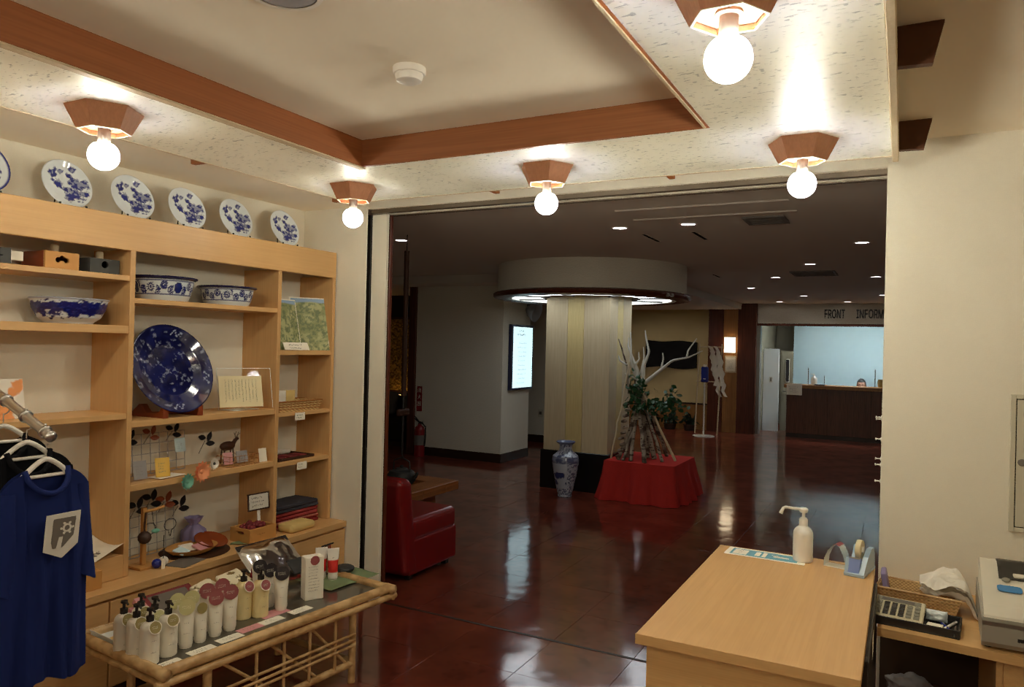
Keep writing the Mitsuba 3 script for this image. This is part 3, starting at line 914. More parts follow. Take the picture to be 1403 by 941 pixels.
def sprig(name, pos, lab, m_, n=3, l=.045, seed=0, stem=.09):
    t = Thing(name, lab, 'hair ornament')
    g = np.random.default_rng(seed); pos = np.array(pos, float)
    t.add('stem', tube([pos + [-.045, 0, -stem], pos + [-.015, 0, -stem * .3], pos], .0015, 5), 'brown_dark', True)
    for i in range(n):
        a = -1.5 + 3.0 * i / max(n - 1, 1) + g.uniform(-.15, .15) + .2
        t.add('leaf', tr(leaf_shape(l, l * .52, 9), M(pos + [0.002 * i, .014 * math.cos(a), -.014 * math.sin(a)], (.1, math.cos(a), -math.sin(a)), (.15, math.sin(a), math.cos(a)))), m_, True)
    return t


def flower(pos, r, m_, centre, lab, seed=0, nrm=(1, .1, .1)):
    t = Thing('flower_ornament', lab, 'artificial flower')
    pos = np.array(pos, float); fm = M(pos, np.cross((0, 0, 1), nrm), (0, 0, 1)); fm = M(pos, np.cross([0, 0, 1.0], np.array(nrm, float)), (0, 0, 1))
    pet = []
    for k in range(2):
        for i in range(13):
            a = 2 * PI * (i + .5 * k) / 13
            lf = leaf_shape(r * (1 - .15 * k), r * .42, 5); lf.apply_transform(rotation_matrix(.25 + .2 * k, [1, 0, 0])); lf.apply_transform(rotation_matrix(a, [0, 0, 1]))
            lf.apply_translation([0, 0, .002 * k])
            pet.append(lf)
    for q in pet: t.add('petal', tr(q, fm), m_, True)
    t.add('centre', tr(lathe([(0, 0), (r * .25, .002), (r * .2, .008), (0, .01)], 12), fm), centre, True)


flower((-3.125, 2.60, .925), .058, 'orange', 'orange', 'large orange artificial flower on the middle bay shelf edge')
flower((-3.122, 2.515, .888), .044, 'mint', 'mint', 'mint green artificial flower hanging over the middle shelf edge')
flower((-3.15, 2.70, .95), .034, 'white_cloth', 'ink', 'small white artificial flower with a dark middle beside the orange one')
sprig('leaf_pick', (-3.2, 2.685, 1.065), 'dark three-leaf ornament in front of the pale back of the middle bay', 'leaf_black', 3, .055, 1, .07)
for i, (y, z, m_, lab) in enumerate(((2.33, 1.10, 'leaf_black', 'dark leaf ornament at the left end of the upper wire grid'), (2.45, 1.11, 'stand_wood', 'rust leaf ornament on top of the upper wire grid'), (2.58, 1.115, 'leaf_black', 'dark leaf ornament at the right end of the upper wire grid'))):
    sprig('leaf_pick', (-3.32, y, z), lab, m_, 3, .052, 5 + i, .05)


def bag_card(y, z, w, h, m_, lab, x=-3.2, face=None, seed=0, rot=.15):
    t = Thing('packet', lab, 'packet')
    bm = M((x, y, z), (rot, 1, 0), (-.25, 0, 1))
    t.add('card', tr(bx(-w * .38, w * .38, .008, h * .8, -.001, .001, .0004), bm), m_)
    t.add('print', tr(marks(w * .6, h * .5, 4, 5, seed, z=.0014), M(bm[:3, 3] + bm[:3, 1] * h * .42, bm[:3, 0], bm[:3, 1])), 'ink_soft', kind='stuff')
    t.add('bag', tr(pouch(w, h, .02, seed, .5), M(bm[:3, 3], bm[:3, 0], -bm[:3, 2])), 'bag', True)


bag_card(2.315, ZM + .001, .085, .12, 'soft_grey', 'clear packet with a grey card at the left of the middle shelf', -3.19, seed=1)
bag_card(2.42, ZM + .001, .09, .125, 'yellow', 'clear packet with a yellow card on the middle shelf', -3.17, seed=2, rot=.3)
bag_card(2.62, 1.0, .075, .1, 'blue_tint', 'clear packet with a pale blue card hanging on the upper grid', -3.3, seed=3)
bag_card(2.255, ZM + .05, .07, .1, 'pink', 'pink packet pressed against the left divider on the middle shelf', -3.25, seed=4)
bag_card(2.845, ZM + .002, .07, .09, 'pink', 'packet with a pink card in the wire tray on the middle shelf', -3.2, seed=6)
bag_card(2.94, ZM + .002, .09, .09, 'soft_grey', 'packet of pale beads at the right end of the wire tray', -3.2, seed=7)
t = Thing('white_leaflet', 'white leaflet lying on the middle shelf left of the flowers', 'leaflet')
t.add(None, tr(bx(-.05, .05, -.08, .08, 0, .0012, .0004), M((-3.2, 2.46, ZM + .004), (1, .1, 0.02), (0, 1, 0))), 'paper')
t = Thing('wire_tray', 'small wire tray of packets on the right of the middle shelf', 'wire tray', at=(-3.2, 2.9, ZM))
for z in (.002, .03, .055):
    t.add('wire', tube([(-.06, -.09, z), (.045, -.09, z), (.045, .11, z), (-.06, .11, z), (-.06, -.09, z)], .0015, 5, False), 'basket_brown')
for y in np.linspace(-.09, .11, 7): t.add('wire', tube([(-.06, y, .055), (-.06, y, .002), (.045, y, .002), (.045, y, .055)], .0012, 5), 'basket_brown')
t = Thing('sleigh_figurine', 'dark brown twig animal figurine behind the wire tray', 'figurine', at=(-3.3, 2.92, ZM), s_=.85)
body = trimesh.creation.icosphere(subdivisions=3, radius=1); body.apply_scale([.025, .06, .03]); body.apply_translation([0, 0, .11])
legs = [tube([(sx * .015, sy * .04, 0), (sx * .012, sy * .038, .06), (sx * .01, sy * .03, .105)], [.006, .005, .008], 7) for sx in (-1, 1) for sy in (-1, 1)]
neck = tube([(0, .04, .115), (0, .065, .145), (0, .085, .15)], [.014, .012, .01], 8)
t.add('body', cat(body, *legs, neck), 'brown_dark', True)
for s in (-1, 1):
    t.add('antler', cat(tube([(0, .068, .152), (s * .012, .07, .175), (s * .03, .075, .19)], [.003, .0025, .0015], 6), tube([(s * .012, .07, .175), (s * .01, .08, .195)], .0018, 5)), 'brown_dark', True)
t = Thing('blank_card', 'small plain white card standing at the right end of the middle shelf', 'card')
t.add(None, tr(bx(-.026, .026, 0, .075, -.001, .001, .0004), M((-3.17, 3.06, ZM + .001), (.1, 1, 0), (-.2, 0, 1))), 'paper')

# ---------------------------------------------------------------- middle bay, on the base cabinet (z .495)
ZB = .495
t = Thing('brush_stand', 'wooden stand with a dark round brush hanging from its arm', 'stand', at=(-3.2, 2.345, ZB))
t.add('base', bx(-.06, .05, -.05, .05, 0, .012, .002), 'pine'); t.add('post', bx(-.012, .008, -.012, .01, .012, .285, .002), 'pine')
t.add('arm', tube([(0, -.004, .265), (.02, .05, .272), (.03, .085, .282)], .007, 8), 'pine', True)
t.add('cord', tube([(.012, -.0, .262), (.014, -.008, .2), (.02, -.012, .172)], .005, 6), 'brown_dark', True)
bl = trimesh.creation.icosphere(subdivisions=3, radius=.03); bl.vertices *= (1 + .12 * (nz(bl.vertices, 120, 3)[:, None] - .5)); bl.apply_translation([.024, -.014, .148])
t.add('brush', bl, 'dark_pot', True)
bd = trimesh.creation.icosphere(subdivisions=2, radius=.014); bd.apply_scale([1, 1.5, .8]); bd.apply_translation([.03, .04, .17])
t.add('turquoise_bead', bd, 'mint', True); t.add('cord', tube([(.012, .03, .27), (.022, .035, .2), (.03, .04, .175)], .0015, 5), 'ink', True)
for i, (y, z, lab, m_) in enumerate(((2.275, .715, 'dark leaf ornament at the left end of the lower wire grid', 'leaf_black'), (2.39, .75, 'dark leaf ornament behind the brush stand', 'leaf_black'), (2.47, .775, 'largest dark leaf ornament on the lower wire grid', 'leaf_black'), (2.55, .755, 'rust leaf ornament on the lower wire grid', 'stand_wood'), (2.635, .72, 'dark leaf ornament drooping at the right end of the lower grid', 'leaf_black'))):
    sprig('leaf_pick', (-3.33, y, z), lab, m_, 3, .062, 15 + i, .06)
for i, (y, lab) in enumerate(((2.48, 'beaded necklace hanging on the left of the lower grid'), (2.6, 'beaded necklace hanging on the right of the lower grid'))):
    t = Thing('necklace', lab, 'necklace')
    q = [(-3.345 + .002, y + .035 * math.sin(a), .66 - .06 * (1 + math.cos(a)) / 2 - (.03 if abs(a - 0) < .2 else 0)) for a in np.linspace(-PI, PI, 40)]
    t.add(None, tube(q, .002, 5, False), 'ink', True)
for i, (y, m_, lab) in enumerate(((2.365, 'device_blue', 'black-blue pompom ornament before the brush stand'), (2.41, 'white_cloth', 'white pompom ornament before the brush stand'))):
    t = Thing('pompom', lab, 'pompom'); s = trimesh.creation.icosphere(subdivisions=3, radius=.022); s.vertices *= (1 + .15 * (nz(s.vertices, 200, i)[:, None] - .5)); s.apply_translation([-3.13 - .01 * i, y, ZB + .024])
    t.add(None, s, m_, True)
t = Thing('sign_pick', 'thin black sign pick standing before the pompoms', 'sign')
t.add('pin', rod((-3.1, 2.378, ZB + .05), (-3.1, 2.378, ZB + .16), .002, 6), 'ink'); t.add('card', bx(-3.101, -3.099, 2.368, 2.388, ZB, ZB + .05, .0005), 'paper')
t = Thing('doily', 'round brown woven mat under the wooden dish', 'mat', at=(-3.225, 2.66, ZB)); t.add(None, lathe([(0, 0), (.17, 0), (.172, .003), (.15, .004), (0, .004)], 40), 'brown_dark', 40)
t = Thing('wooden_dish', 'shallow oval wooden dish of packets on the brown mat', 'dish', at=(-3.2, 2.62, ZB + .004))
dish = lathe([(0, 0), (.07, 0), (.11, .014), (.135, .034), (.132, .036), (.106, .019), (.068, .006), (0, .005)], 40); dish.apply_scale([.8, 1.0, 1]); t.add(None, dish, 'pine', True)
for i, (dx, dy, m_, r, lab) in enumerate(((.02, -.08, 'blue_tint', .4, 'pale blue packet at the left of the wooden dish'), (-.01, -.02, 'paper', -.2, 'white packet in the middle of the wooden dish'), (.03, .03, 'pink', .2, 'pinkish packet at the front of the wooden dish'))):
    t = Thing('packet', lab, 'packet'); t.add(None, tr(rbox(.06, .075, .01, .004), m=rotation_matrix(.35, [0, 1, 0]), rz=r, t=(-3.2 + dx, 2.62 + dy, ZB + .03)), m_, True)
t = Thing('wood_plate', 'curved orange brown wooden plate leaning over the dish', 'plate', at=(-3.2, 2.735, ZB + .03))
q = lathe([(0, 0), (.05, .004), (.085, .02), (.083, .023), (.048, .009), (0, .005)], 36); q.apply_transform(rotation_matrix(.3, [0, 1, 0])); t.add(None, q, 'stand_wood', True)
t = Thing('gift_pouch', 'mauve gauze gift pouch tied at the top behind the wooden dish', 'pouch', at=(-3.33, 2.735, ZB + .004))
pr = [(0, 0), (.045, 0), (.062, .03), (.058, .075), (.03, .1), (.018, .108), (.03, .12), (.045, .145)]
pm_ = lathe(pr, 36); pv = np.asarray(pm_.vertices); th = np.arctan2(pv[:, 1], pv[:, 0]); pm_.vertices = pv * np.stack([1 + .12 * np.sin(7 * th)] * 2 + [np.ones(len(th))], 1); t.add(None, pm_, 'lavender', True)
t = Thing('slate_card', 'dark flat slate card on the cabinet edge before the mat', 'card'); t.add(None, tr(bx(-.06, .06, -.08, .08, 0, .004, .001), rz=.25, t=(-3.1, 2.5, ZB)), 'vent_grey')
t = Thing('leaf_dish', 'pale green leaf-shaped dish right of the brown mat', 'dish', at=(-3.17, 2.84, ZB + .006)); t.add(None, tr(leaf_shape(.12, .07, 9), m=rotation_matrix(-.6, [0, 0, 1])), 'green_cloth', True)
t = Thing('wooden_crate', 'small wooden crate with a dark handle hole and dried flowers', 'box', at=(-3.165, 2.995, ZB - 0.0))
side = sbox(-.075, 0, .075, .075).difference(Polygon([(-.025, .045), (.025, .045), (.03, .052), (.025, .06), (-.025, .06), (-.03, .052)]))
for y in (-.095, .085): t.add('end', tr(ext(side, .01), M((0, y + .01, 0), (1, 0, 0), (0, 0, 1))), 'pine')
t.add('side', bx(.066, .076, -.085, .085, 0, .075, .001), 'pine'); t.add('side', bx(-.076, -.066, -.085, .085, 0, .075, .001), 'pine'); t.add('bottom', bx(-.066, .066, -.085, .085, 0, .008, 0), 'pine')
t.add('stamp', tr(marks(.1, .02, 1, 9, 3, z=.0005), M((.0762, 0, .04), (0, 1, 0), (0, 0, 1))), 'stand_wood', kind='stuff')
g = np.random.default_rng(3)
t = Thing('dried_flowers', 'dark dried flowers filling the small wooden crate', 'dried flowers', kind='stuff', at=(-3.165, 2.995, ZB + .05))
t.add(None, cat([tr(trimesh.creation.icosphere(subdivisions=1, radius=g.uniform(.008, .016)), t=(g.uniform(-.05, .05), g.uniform(-.07, .07), g.uniform(0, .035))) for _ in range(60)]), 'maroon', True)
t = Thing('shop_sign', 'white lettered signboard on a stick above the wooden crate', 'sign')
sm = M((-3.17, 3.03, ZB + .20), (.1, 1, 0), (-.1, 0, 1))
t.add('stick', tr(bx(-.01, .01, -.16, -.03, -.003, .001, .001), sm), 'white_plastic')
t.add('board', tr(bx(-.07, .07, -.045, .045, -.001, .004, .001), sm), 'paper_grey')
for a in ((-.072, .072, .04, .047), (-.072, .072, -.047, -.04), (-.072, -.064, -.04, .04), (.064, .072, -.04, .04)): t.add('edge', tr(bx(a[0], a[1], a[2], a[3], -.001, .006, .001), sm), 'dark_pot')
t.add('lettering', tr(marks(.12, .075, 3, 8, 12, z=.0044), sm), 'ink', kind='stuff')

# left bay, lower: printed sheet, small box
def sheetcurl(w, h, curl, n=14):
    u, v_ = np.meshgrid(np.linspace(-w / 2, w / 2, n), np.linspace(-h / 2, h / 2, n))
    return gridmesh(np.stack([u, v_, curl * (u / w * 2) ** 2 * (v_ / h + .5)], -1))


t = Thing('print_sheet', 'curled white sheet with a grey ink drawing beside the blue shirt', 'sheet')
pm_ = M((-3.235, 2.09, .606), (1, 0, .0), (0.1, 1, .25))
t.add('paper', tr(sheetcurl(.24, .22, .03), pm_), 'paper', True)
t.add('drawing', tr(quads([(x + dx - w / 2, y + dy - .004, x + dx + w / 2, y + dy + .004) for x, y in ((.02, -.02), (-.02, -.05), (.03, .02), (-.03, .0)) for dx, dy, w in g.uniform(-.02, .02, (9, 3)) * [1, 1, 1] + [[0, 0, .02]] * 1], .006), pm_), 'ink_soft', kind='stuff')
t = Thing('low_box', 'flat light wood box under the curled printed sheet', 'box'); t.add(None, bx(-3.38, -3.162, 1.9, 2.19, .497, .60, .002), 'wood_y')
t = Thing('carton', 'small brown carton on the cabinet edge by the blue shirt', 'box'); t.add(None, bx(-3.13, -3.08, 1.985, 2.06, .4955, .575, .002), 'pine')

# ================================================================ GARMENT RACK
ARM0, ARM1 = np.array([-3.0, 1.43, 1.50]), np.array([-2.42, 1.43, 1.272])
t = Thing('garment_rack', 'sloping chrome rack arm carrying shirts at the left edge', 'clothes rack')
t.add('post', rod((-2.985, 1.43, .03), (-2.985, 1.43, 1.56), .016, 16), 'chrome', True)
t.add('base', tr(lathe([(0, 0), (.018, 0), (.018, .03), (0, .03)], 20), t=(-2.985, 1.43, .0)), 'chrome', 40)
t.add('base_bar', bx(-2.99, -2.45, 1.415, 1.445, .0, .03, .003), 'chrome')
t.add('arm', rod(ARM0, ARM1, .0155, 20), 'chrome', True)
for f in (.56, .76, .95):
    p = ARM0 + (ARM1 - ARM0) * f; d = (ARM1 - ARM0) / np.linalg.norm(ARM1 - ARM0)
    t.add('stop_ring', rod(p - d * .005, p + d * .005, .0215, 20), 'chrome', True)
    t.add('stop_pin', under=t.key + '__arm', m='chrome', smooth=True, mesh=rod(p + [0, 0, .017], p + [0, 0, .027], .004, 8))
p = ARM1
t.add('end_cap', rod(p - d * .01, p + d * .008, .018, 20), 'chrome', True)


def hanger(x, y, ztop, zneck, half, lab):
    t = Thing('hanger', lab, 'hanger', 'white plastic hangers on the rack arm')
    a = np.linspace(-.2, PI * 1.05, 14)
    t.add('hook', tube([(x, y, zneck)] + [(x, y + .0, zneck + .03)] + [(x, y - .018 + .018 + .02 * math.sin(q), ztop - .0 + .02 - .02 * math.cos(q) - .02) for q in np.linspace(0, PI * 1.2, 12)], .002, 6), 'chrome', True)
    s = np.linspace(-1, 1, 25)
    arch = np.stack([x + 0 * s, y + s * half, zneck - .012 - .10 * np.abs(s) ** 1.5], 1)
    t.add('arms', tube(arch, .0085, 8), 'white_plastic', True)
    t.add('bar', tube([arch[2], (x, y - half * .6, zneck - .066), (x, y + half * .6, zneck - .066), arch[-3]], .006, 8), 'white_plastic', True)


def shirt(x, yc, z0, hw, length, neck, th, seed, scoop=.075, fold=1.0):
    nu, nv = 61, 46
    s = np.linspace(-1, 1, nu); v_ = np.linspace(0, 1, nv)
    S, V_ = np.meshgrid(s, v_)
    def top(s_, front):
        yy = np.abs(s_) * hw
        sc = scoop if front else .018
        inn = np.sqrt(np.clip(1 - (yy / neck) ** 2, 0, 1)) * sc
        slope = np.clip(yy - neck, 0, None)
        return z0 - .45 * slope - 9.0 * np.clip(yy - hw * .62, 0, None) ** 2 - np.where(yy < neck, inn, 0)
    outs = []
    q = np.stack([S, V_, 0 * S], -1).reshape(-1, 3)
    for front in (True, False):
        zt = top(S, front); zb = z0 - length + .01 * np.sin(S * 5 + seed)
        Z = zt + (zb - zt) * V_
        width = hw * (1 - .03 * V_ + .05 * sstep(.55, 1, V_))
        bul = th * np.sqrt(np.clip(1 - S ** 2, 0, 1)) * (.35 + .65 * sstep(0, .35, V_)) * np.where(np.abs(S) * hw < neck, .7, 1)
        wv = fold * (.012 * np.sin(S * 9 + 2 * V_ + seed) + .008 * np.sin(S * 17 - 1.5 * V_ + seed * 2)) * sstep(.15, .7, V_) * (1 - S ** 4)
        wv += .012 * (nz(q, 3.5, seed + front).reshape(S.shape) - .5) * (1 - S ** 4) * sstep(0.02, .2, V_)
        X = x + (bul if front else -bul) + wv
        Y = yc + S * width
        g_ = np.stack([X, Y, Z], -1)
        outs.append(gridmesh(g_ if front else g_[:, ::-1]))
    return outs


def sleeve(x, y0, z0, dirn, length, r0, seed):
    n = 20; k = 12
    V = []
    for i in range(k):
        f = i / (k - 1)
        c = np.array([x + .01 * math.sin(3 * f + seed), y0 + dirn * (-.012 + .014 * f), z0 - length * f])
        th = np.linspace(0, 2 * PI, n, endpoint=False)
        ry = r0 * (.5 + .3 * f); rx = .05 * (.5 + .5 * f)
        w = 1 + .10 * np.sin(3 * th + 4 * f + seed)
        V.append(c + np.stack([rx * np.cos(th) * w, ry * np.sin(th) * w * dirn, -.02 * np.sin(th) * f * dirn], 1))
    return gridmesh(np.array(V), True)


def shirt_thing(x, yc, z0, hw, ln, m_, lab, seed, sl=True):
    t = Thing('shirt', lab, 'shirt')
    f, b = shirt(x, yc, z0, hw, ln, .068, .042, seed)
    t.add('body', cat(f, b), m_, True)
    s = np.linspace(-1, 1, 31)
    col = np.stack([x + .036 * np.sqrt(1 - s ** 2) + .004, yc + s * .069, z0 + .004 - .075 * np.sqrt(np.clip(1 - s ** 2, 0, 1))], 1)
    t.add('collar', tube(col, .009, 8), m_, True)
    for d_ in (-1, 1): t.add('sleeve', sleeve(x - .006, yc + d_ * hw * .9, z0 - .058, d_, .315, .05, seed + d_), m_, True)
    return t


hanger(-2.45, 1.435, 1.262, 1.208, .112, 'frontmost white hanger, inside the blue shirt')
hanger(-2.57, 1.44, 1.30, 1.252, .12, 'middle white hanger, inside the first black shirt')
hanger(-2.69, 1.43, 1.345, 1.298, .125, 'rearmost white hanger at the left edge')
t = shirt_thing(-2.45, 1.435, 1.16, .145, .68, 'navy_cloth', 'navy blue T-shirt with a printed pocket, frontmost on the rack', 2)
pk = M((-2.385, 1.455, .965), (0.06, 1, 0), (.05, 0, 1))
pkp = Polygon([(-.058, -.055), (-.052, .06), (.055, .062), (.05, -.045), (.0, -.085)])
t.add('pocket', tr(ext(pkp, .002), pk), 'paper_grey', label='pale pocket with a grey photo print')
t.add('pocket_print', tr(ext(Polygon([(-.035, -.03), (-.03, .045), (.04, .045), (.034, -.015), (.0, -.05), (-.03, -.05)]), .0012), M(pk[:3, 3] + pk[:3, 2] * .0022, pk[:3, 0], pk[:3, 1])), 'vent_grey')
rg = [ext(Point(.012, .012).buffer(.014, 12).difference(Point(.012, .012).buffer(.008, 12)), .001)] + [ext(Point(.012 + .018 * math.cos(a), .012 + .018 * math.sin(a)).buffer(.004, 8), .001) for a in np.arange(6) * PI / 3] + [ext(Polygon([(-.02, -.05), (-.005, -.05), (.0, -.015), (-.012, -.015)]), .001)]
t.add('wheel_motif', tr(cat(rg), M(pk[:3, 3] + pk[:3, 2] * .0036, pk[:3, 0], pk[:3, 1])), 'paper_grey')
shirt_thing(-2.57, 1.445, 1.205, .155, .70, 'black_cloth', 'black T-shirt hanging just behind the navy blue one', 5)
shirt_thing(-2.69, 1.43, 1.25, .16, .70, 'black_cloth', 'second black T-shirt, rearmost on the rack arm', 8)

# ================================================================ BAMBOO TABLE (local: u along the front edge, w towards the shelf)
O = np.array([-2.34, 1.80, 0.0]); UA = np.array([.102, .9948, 0]); WA = np.array([-.9948, .102, 0]); LT, DT, HT = 1.19, .565, .40; HG = .378   # HG: the glass lies below the rails


def bt(u, w, z): return O + UA * u + WA * w + np.array([0, 0, z])


tb = Thing('bamboo_table', 'low bamboo table with a dark glass top full of cosmetics', 'table')
fr = .021
for a, b in (((0, 0), (LT, 0)), ((0, DT), (LT, DT))):
    tb.add('rail', bamboo_rod(bt(*a, HT - .012), bt(*b, HT - .012), fr, 14, .3), 'bamboo', True)
for a, b in (((0, 0), (0, DT)), ((LT, 0), (LT, DT))):
    tb.add('rail', bamboo_rod(bt(*a, HT - .014), bt(*b, HT - .014), fr, 14, .2), 'bamboo', True)
for a, b in (((0, .0), (LT + .03, .0)), ((0, DT), (LT + .03, DT))):
    tb.add('lower_rail', bamboo_rod(bt(a[0] - .03, a[1] - (.012 if a[1] == 0 else -.012), HT - .05), bt(b[0], b[1] - (.012 if b[1] == 0 else -.012), HT - .05), .015, 12, .35), 'bamboo', True)
for u in (.0, LT):
    tb.add('lower_rail', bamboo_rod(bt(u, -.03, HT - .052), bt(u, DT + .03, HT - .052), .014, 12, .3), 'bamboo', True)
tb.add('glass_top', tr(bx(.012, LT - .012, .012, DT - .012, HG - .012, HG, .001), M(O + [0, 0, 0], UA, WA)), 'glass_dark', label='dark reflective glass top')
LEGS = [(.2, .02), (LT - .225, .02), (.2, DT - .02), (LT - .225, DT - .02)]
for u, w in LEGS:
    tb.add('leg', bamboo_rod(bt(u, w, 0), bt(u, w, HT - .03), .017, 12, .17), 'bamboo', True)
for w in (.02, DT - .02):
    tb.add('foot_rail', bamboo_rod(bt(.2, w, .09), bt(LT - .225, w, .09), .016, 12, .25), 'bamboo', True)
for u in (.2, LT - .225):
    tb.add('foot_rail', bamboo_rod(bt(u, .02, .10), bt(u, DT - .02, .10), .015, 12, .25), 'bamboo', True)
for z in (.18, .205, .232):
    tb.add('thin_rod', rod(bt(.2, .002, z), bt(LT - .225, .002, z), .0065, 8), 'bamboo', True)
for k, u in enumerate((.42, .56, .70, .85)):
    tb.add('strut', rod(bt(u, .012, .09), bt(u, .012, HT - .06), .007, 8), 'bamboo', True)
for u0, u1 in ((.25, .55), (.48, .75), (.70, .93)):
    tb.add('brace', rod(bt(u0, .022, HT - .06), bt(u1, .022, .1), .007, 8), 'bamboo', True)
for u in (.0, LT):
    for w in (.0, DT):
        tb.add('binding', rod(bt(u, w - .03, HT - .014), bt(u, w + .03, HT - .014), .0228, 14), 'bamboo', True)

# ---- bottles and tubes
pump_body = [(0, 0), (.033, 0), (.036, .004), (.036, .135), (.034, .147), (.026, .158), (.014, .163), (.014, .166), (0, .166)]
pump_cap = lathe([(0, .165), (.0145, .165), (.0145, .184), (.006, .187), (.006, .205), (.013, .206), (.013, .215), (0, .216)], 20)
pump_noz = tube([(0, 0, .211), (.02, 0, .212), (.036, 0, .207)], [.006, .005, .004], 8)
pump_ply = {m_: P(lathe(pump_body, 28), m_, 40) for m_ in ('bottle_white', 'bottle_cream')}
pump_head = P(cat(pump_cap, pump_noz), 'black_plastic', 40)
tag_ply = {m_: P(tr(lathe([(0, 0), (.0225, 0), (.0225, .0012), (0, .0012)], 28), m=M((.040, 0, .148), (0, 1, 0), (-.42, 0, 1))), m_) for m_ in ('tag_olive', 'tag_lime', 'tag_red', 'tag_black')}
tagring_ply = P(tr(lathe([(.0225, -.0004), (.026, -.0004), (.026, .001), (.0225, .001)], 28), m=M((.040, 0, .148), (0, 1, 0), (-.42, 0, 1))), 'bottle_white')
tagprint_ply = P(tr(marks(.034, .014, 2, 6, 5, z=.0016), M((.040, 0, .148), (0, 1, 0), (-.42, 0, 1))), 'paper')
lab_ply = P(cat([tr(marks(.03, .02, 1, 6, 2, z=.0, fill=.9), M((.0365, 0, .095), (0, 1, 0), (0, 0, 1))), tr(marks(.036, .012, 1, 5, 9, z=.0), M((.0365, 0, .05), (0, 1, 0), (0, 0, 1)))]), 'ink_soft')
FACE = math.atan2(-1.85, 2.45)  # labels turned towards the room


def pump(x, y, lab, cream=False, tag='tag_olive', rot=0.0, s=.96):
    t = Thing('pump_bottle', lab, 'bottle', 'pump bottles on the bamboo table', at=(x, y, HG), rz=FACE + .45 + rot, s_=s)
    b_ = t.add('body', pump_ply['bottle_cream' if cream else 'bottle_white']); t.add('pump', pump_head, label='black pump head'); h_ = t.add('hang_tag', tag_ply[tag], label='round paper tag'); t.add('edge', tagring_ply, under=h_); t.add('lettering', tagprint_ply, under=h_, kind='stuff'); t.add('lettering', lab_ply, under=b_, kind='stuff')


pump(-2.627, 1.848, 'white pump bottle at the left front end, behind two others')
pump(-2.552, 1.848, 'white pump bottle second from the front corner')
pump(-2.474, 1.848, 'white pump bottle nearest the front corner of the bamboo table', rot=.05)
pump(-2.482, 1.932, 'white pump bottle fourth along the front edge, beside the lime-tagged tube')
pump(-2.565, 1.935, 'white pump bottle mostly hidden behind the front pump bottles', tag='tag_lime')
pump(-2.64, 1.93, 'white pump bottle at the back of the front pump group')
pump(-2.536, 2.352, 'cream pump bottle with a dark red tag, left of its pair', True, 'tag_red', .1, .98)
pump(-2.492, 2.408, 'cream pump bottle with a dark red tag, right of its pair', True, 'tag_red', 0, .98)


def tube_body(h, r):
    k = 26; n = 28
    V = []
    for i in range(k):
        f = i / (k - 1)
        th = np.linspace(0, 2 * PI, n, endpoint=False)
        fl_ = sstep(.25, 1, f)
        V.append(np.stack([r * (1 - .93 * fl_) * np.cos(th), r * (1 + .28 * fl_) * np.sin(th), np.full(n, .012 + (h - .012) * f)], 1))
    V = [np.repeat([[0, 0, .012]], n, 0)] + V + [np.repeat([[0, 0, h]], n, 0)]
    return gridmesh(np.array(V), True)


tube_ply = P(tube_body(.165, .026), 'bottle_white', 40); tubecap_ply = P(lathe([(0, 0), (.022, 0), (.023, .003), (.023, .013), (0, .013)], 24), 'bottle_white', 40)
def ttag(m_, r=.03, z=.158): return P(tr(lathe([(0, 0), (r, 0), (r, .0012), (0, .0012)], 28), m=M((.014, 0, z), (0, 1, 0), (-.12, 0, 1))), m_)
TT = {k: ttag(k) for k in ('tag_lime', 'tag_olive', 'tag_red', 'tag_black', 'leaf_green')}
ttprint = P(tr(marks(.044, .018, 2, 7, 6, z=.0016), M((.014, 0, .158), (0, 1, 0), (-.12, 0, 1))), 'paper')
TT['leaf_green'] = ttag('tag_olive', .024, .152)
tlab = P(cat([tr(marks(.026, .02, 1, 5, 12, z=.0, fill=.9), M((.0245, 0, .10), (0, 1, 0), (-.12, 0, 1))), tr(marks(.032, .012, 1, 6, 19, z=.0), M((.027, 0, .06), (0, 1, 0), (0, 0, 1)))]), 'ink_soft')


def ctube(x, y, lab, tag, rot=0.0, s=1.0, name='cream_tube'):
    t = Thing(name, lab, 'tube', 'white cosmetic tubes on the bamboo table', at=(x, y, HG), rz=FACE + .15 + rot, s_=s)
    b_ = t.add('body', tube_ply); t.add('cap', tubecap_ply); h_ = t.add('hang_tag', TT[tag], label='round paper tag'); t.add('lettering', tlab, under=b_, kind='stuff')
    if tag != 'leaf_green': t.add('lettering', ttprint, under=h_, kind='stuff')


ctube(-2.485, 2.016, 'white tube with a large lime round tag', 'tag_lime', 0, 1.02)
ctube(-2.565, 2.03, 'white tube with a lime tag behind the front lime-tagged one', 'tag_lime', .2, 1.05)
ctube(-2.482, 2.082, 'slim white tube with a small olive green tag', 'leaf_green', .3, .9)
ctube(-2.565, 2.105, 'white tube with a pale green tag in the back row', 'tag_lime', -.1)
ctube(-2.482, 2.155, 'white tube with a dark red tag, left of two in front', 'tag_red', 0, 1.0)
ctube(-2.56, 2.175, 'white tube with a red tag in the back row, left', 'tag_red', 0, 1.06)
ctube(-2.48, 2.228, 'white tube with a red tag, right of two in front', 'tag_red', 0, 1.02)
ctube(-2.56, 2.25, 'white tube with a red tag in the back row, right', 'tag_red', .1, 1.06)
ctube(-2.472, 2.512, 'white tube with a black round tag in front of the silver pouch', 'tag_black', -.1, 1.06)
ctube(-2.552, 2.515, 'white tube with a black tag standing behind the front black-tagged tube', 'tag_black', .2, 1.06)
ctube(-2.632, 2.535, 'white tube with a black tag, back of the black-tagged group', 'tag_black', -.2, 1.06)
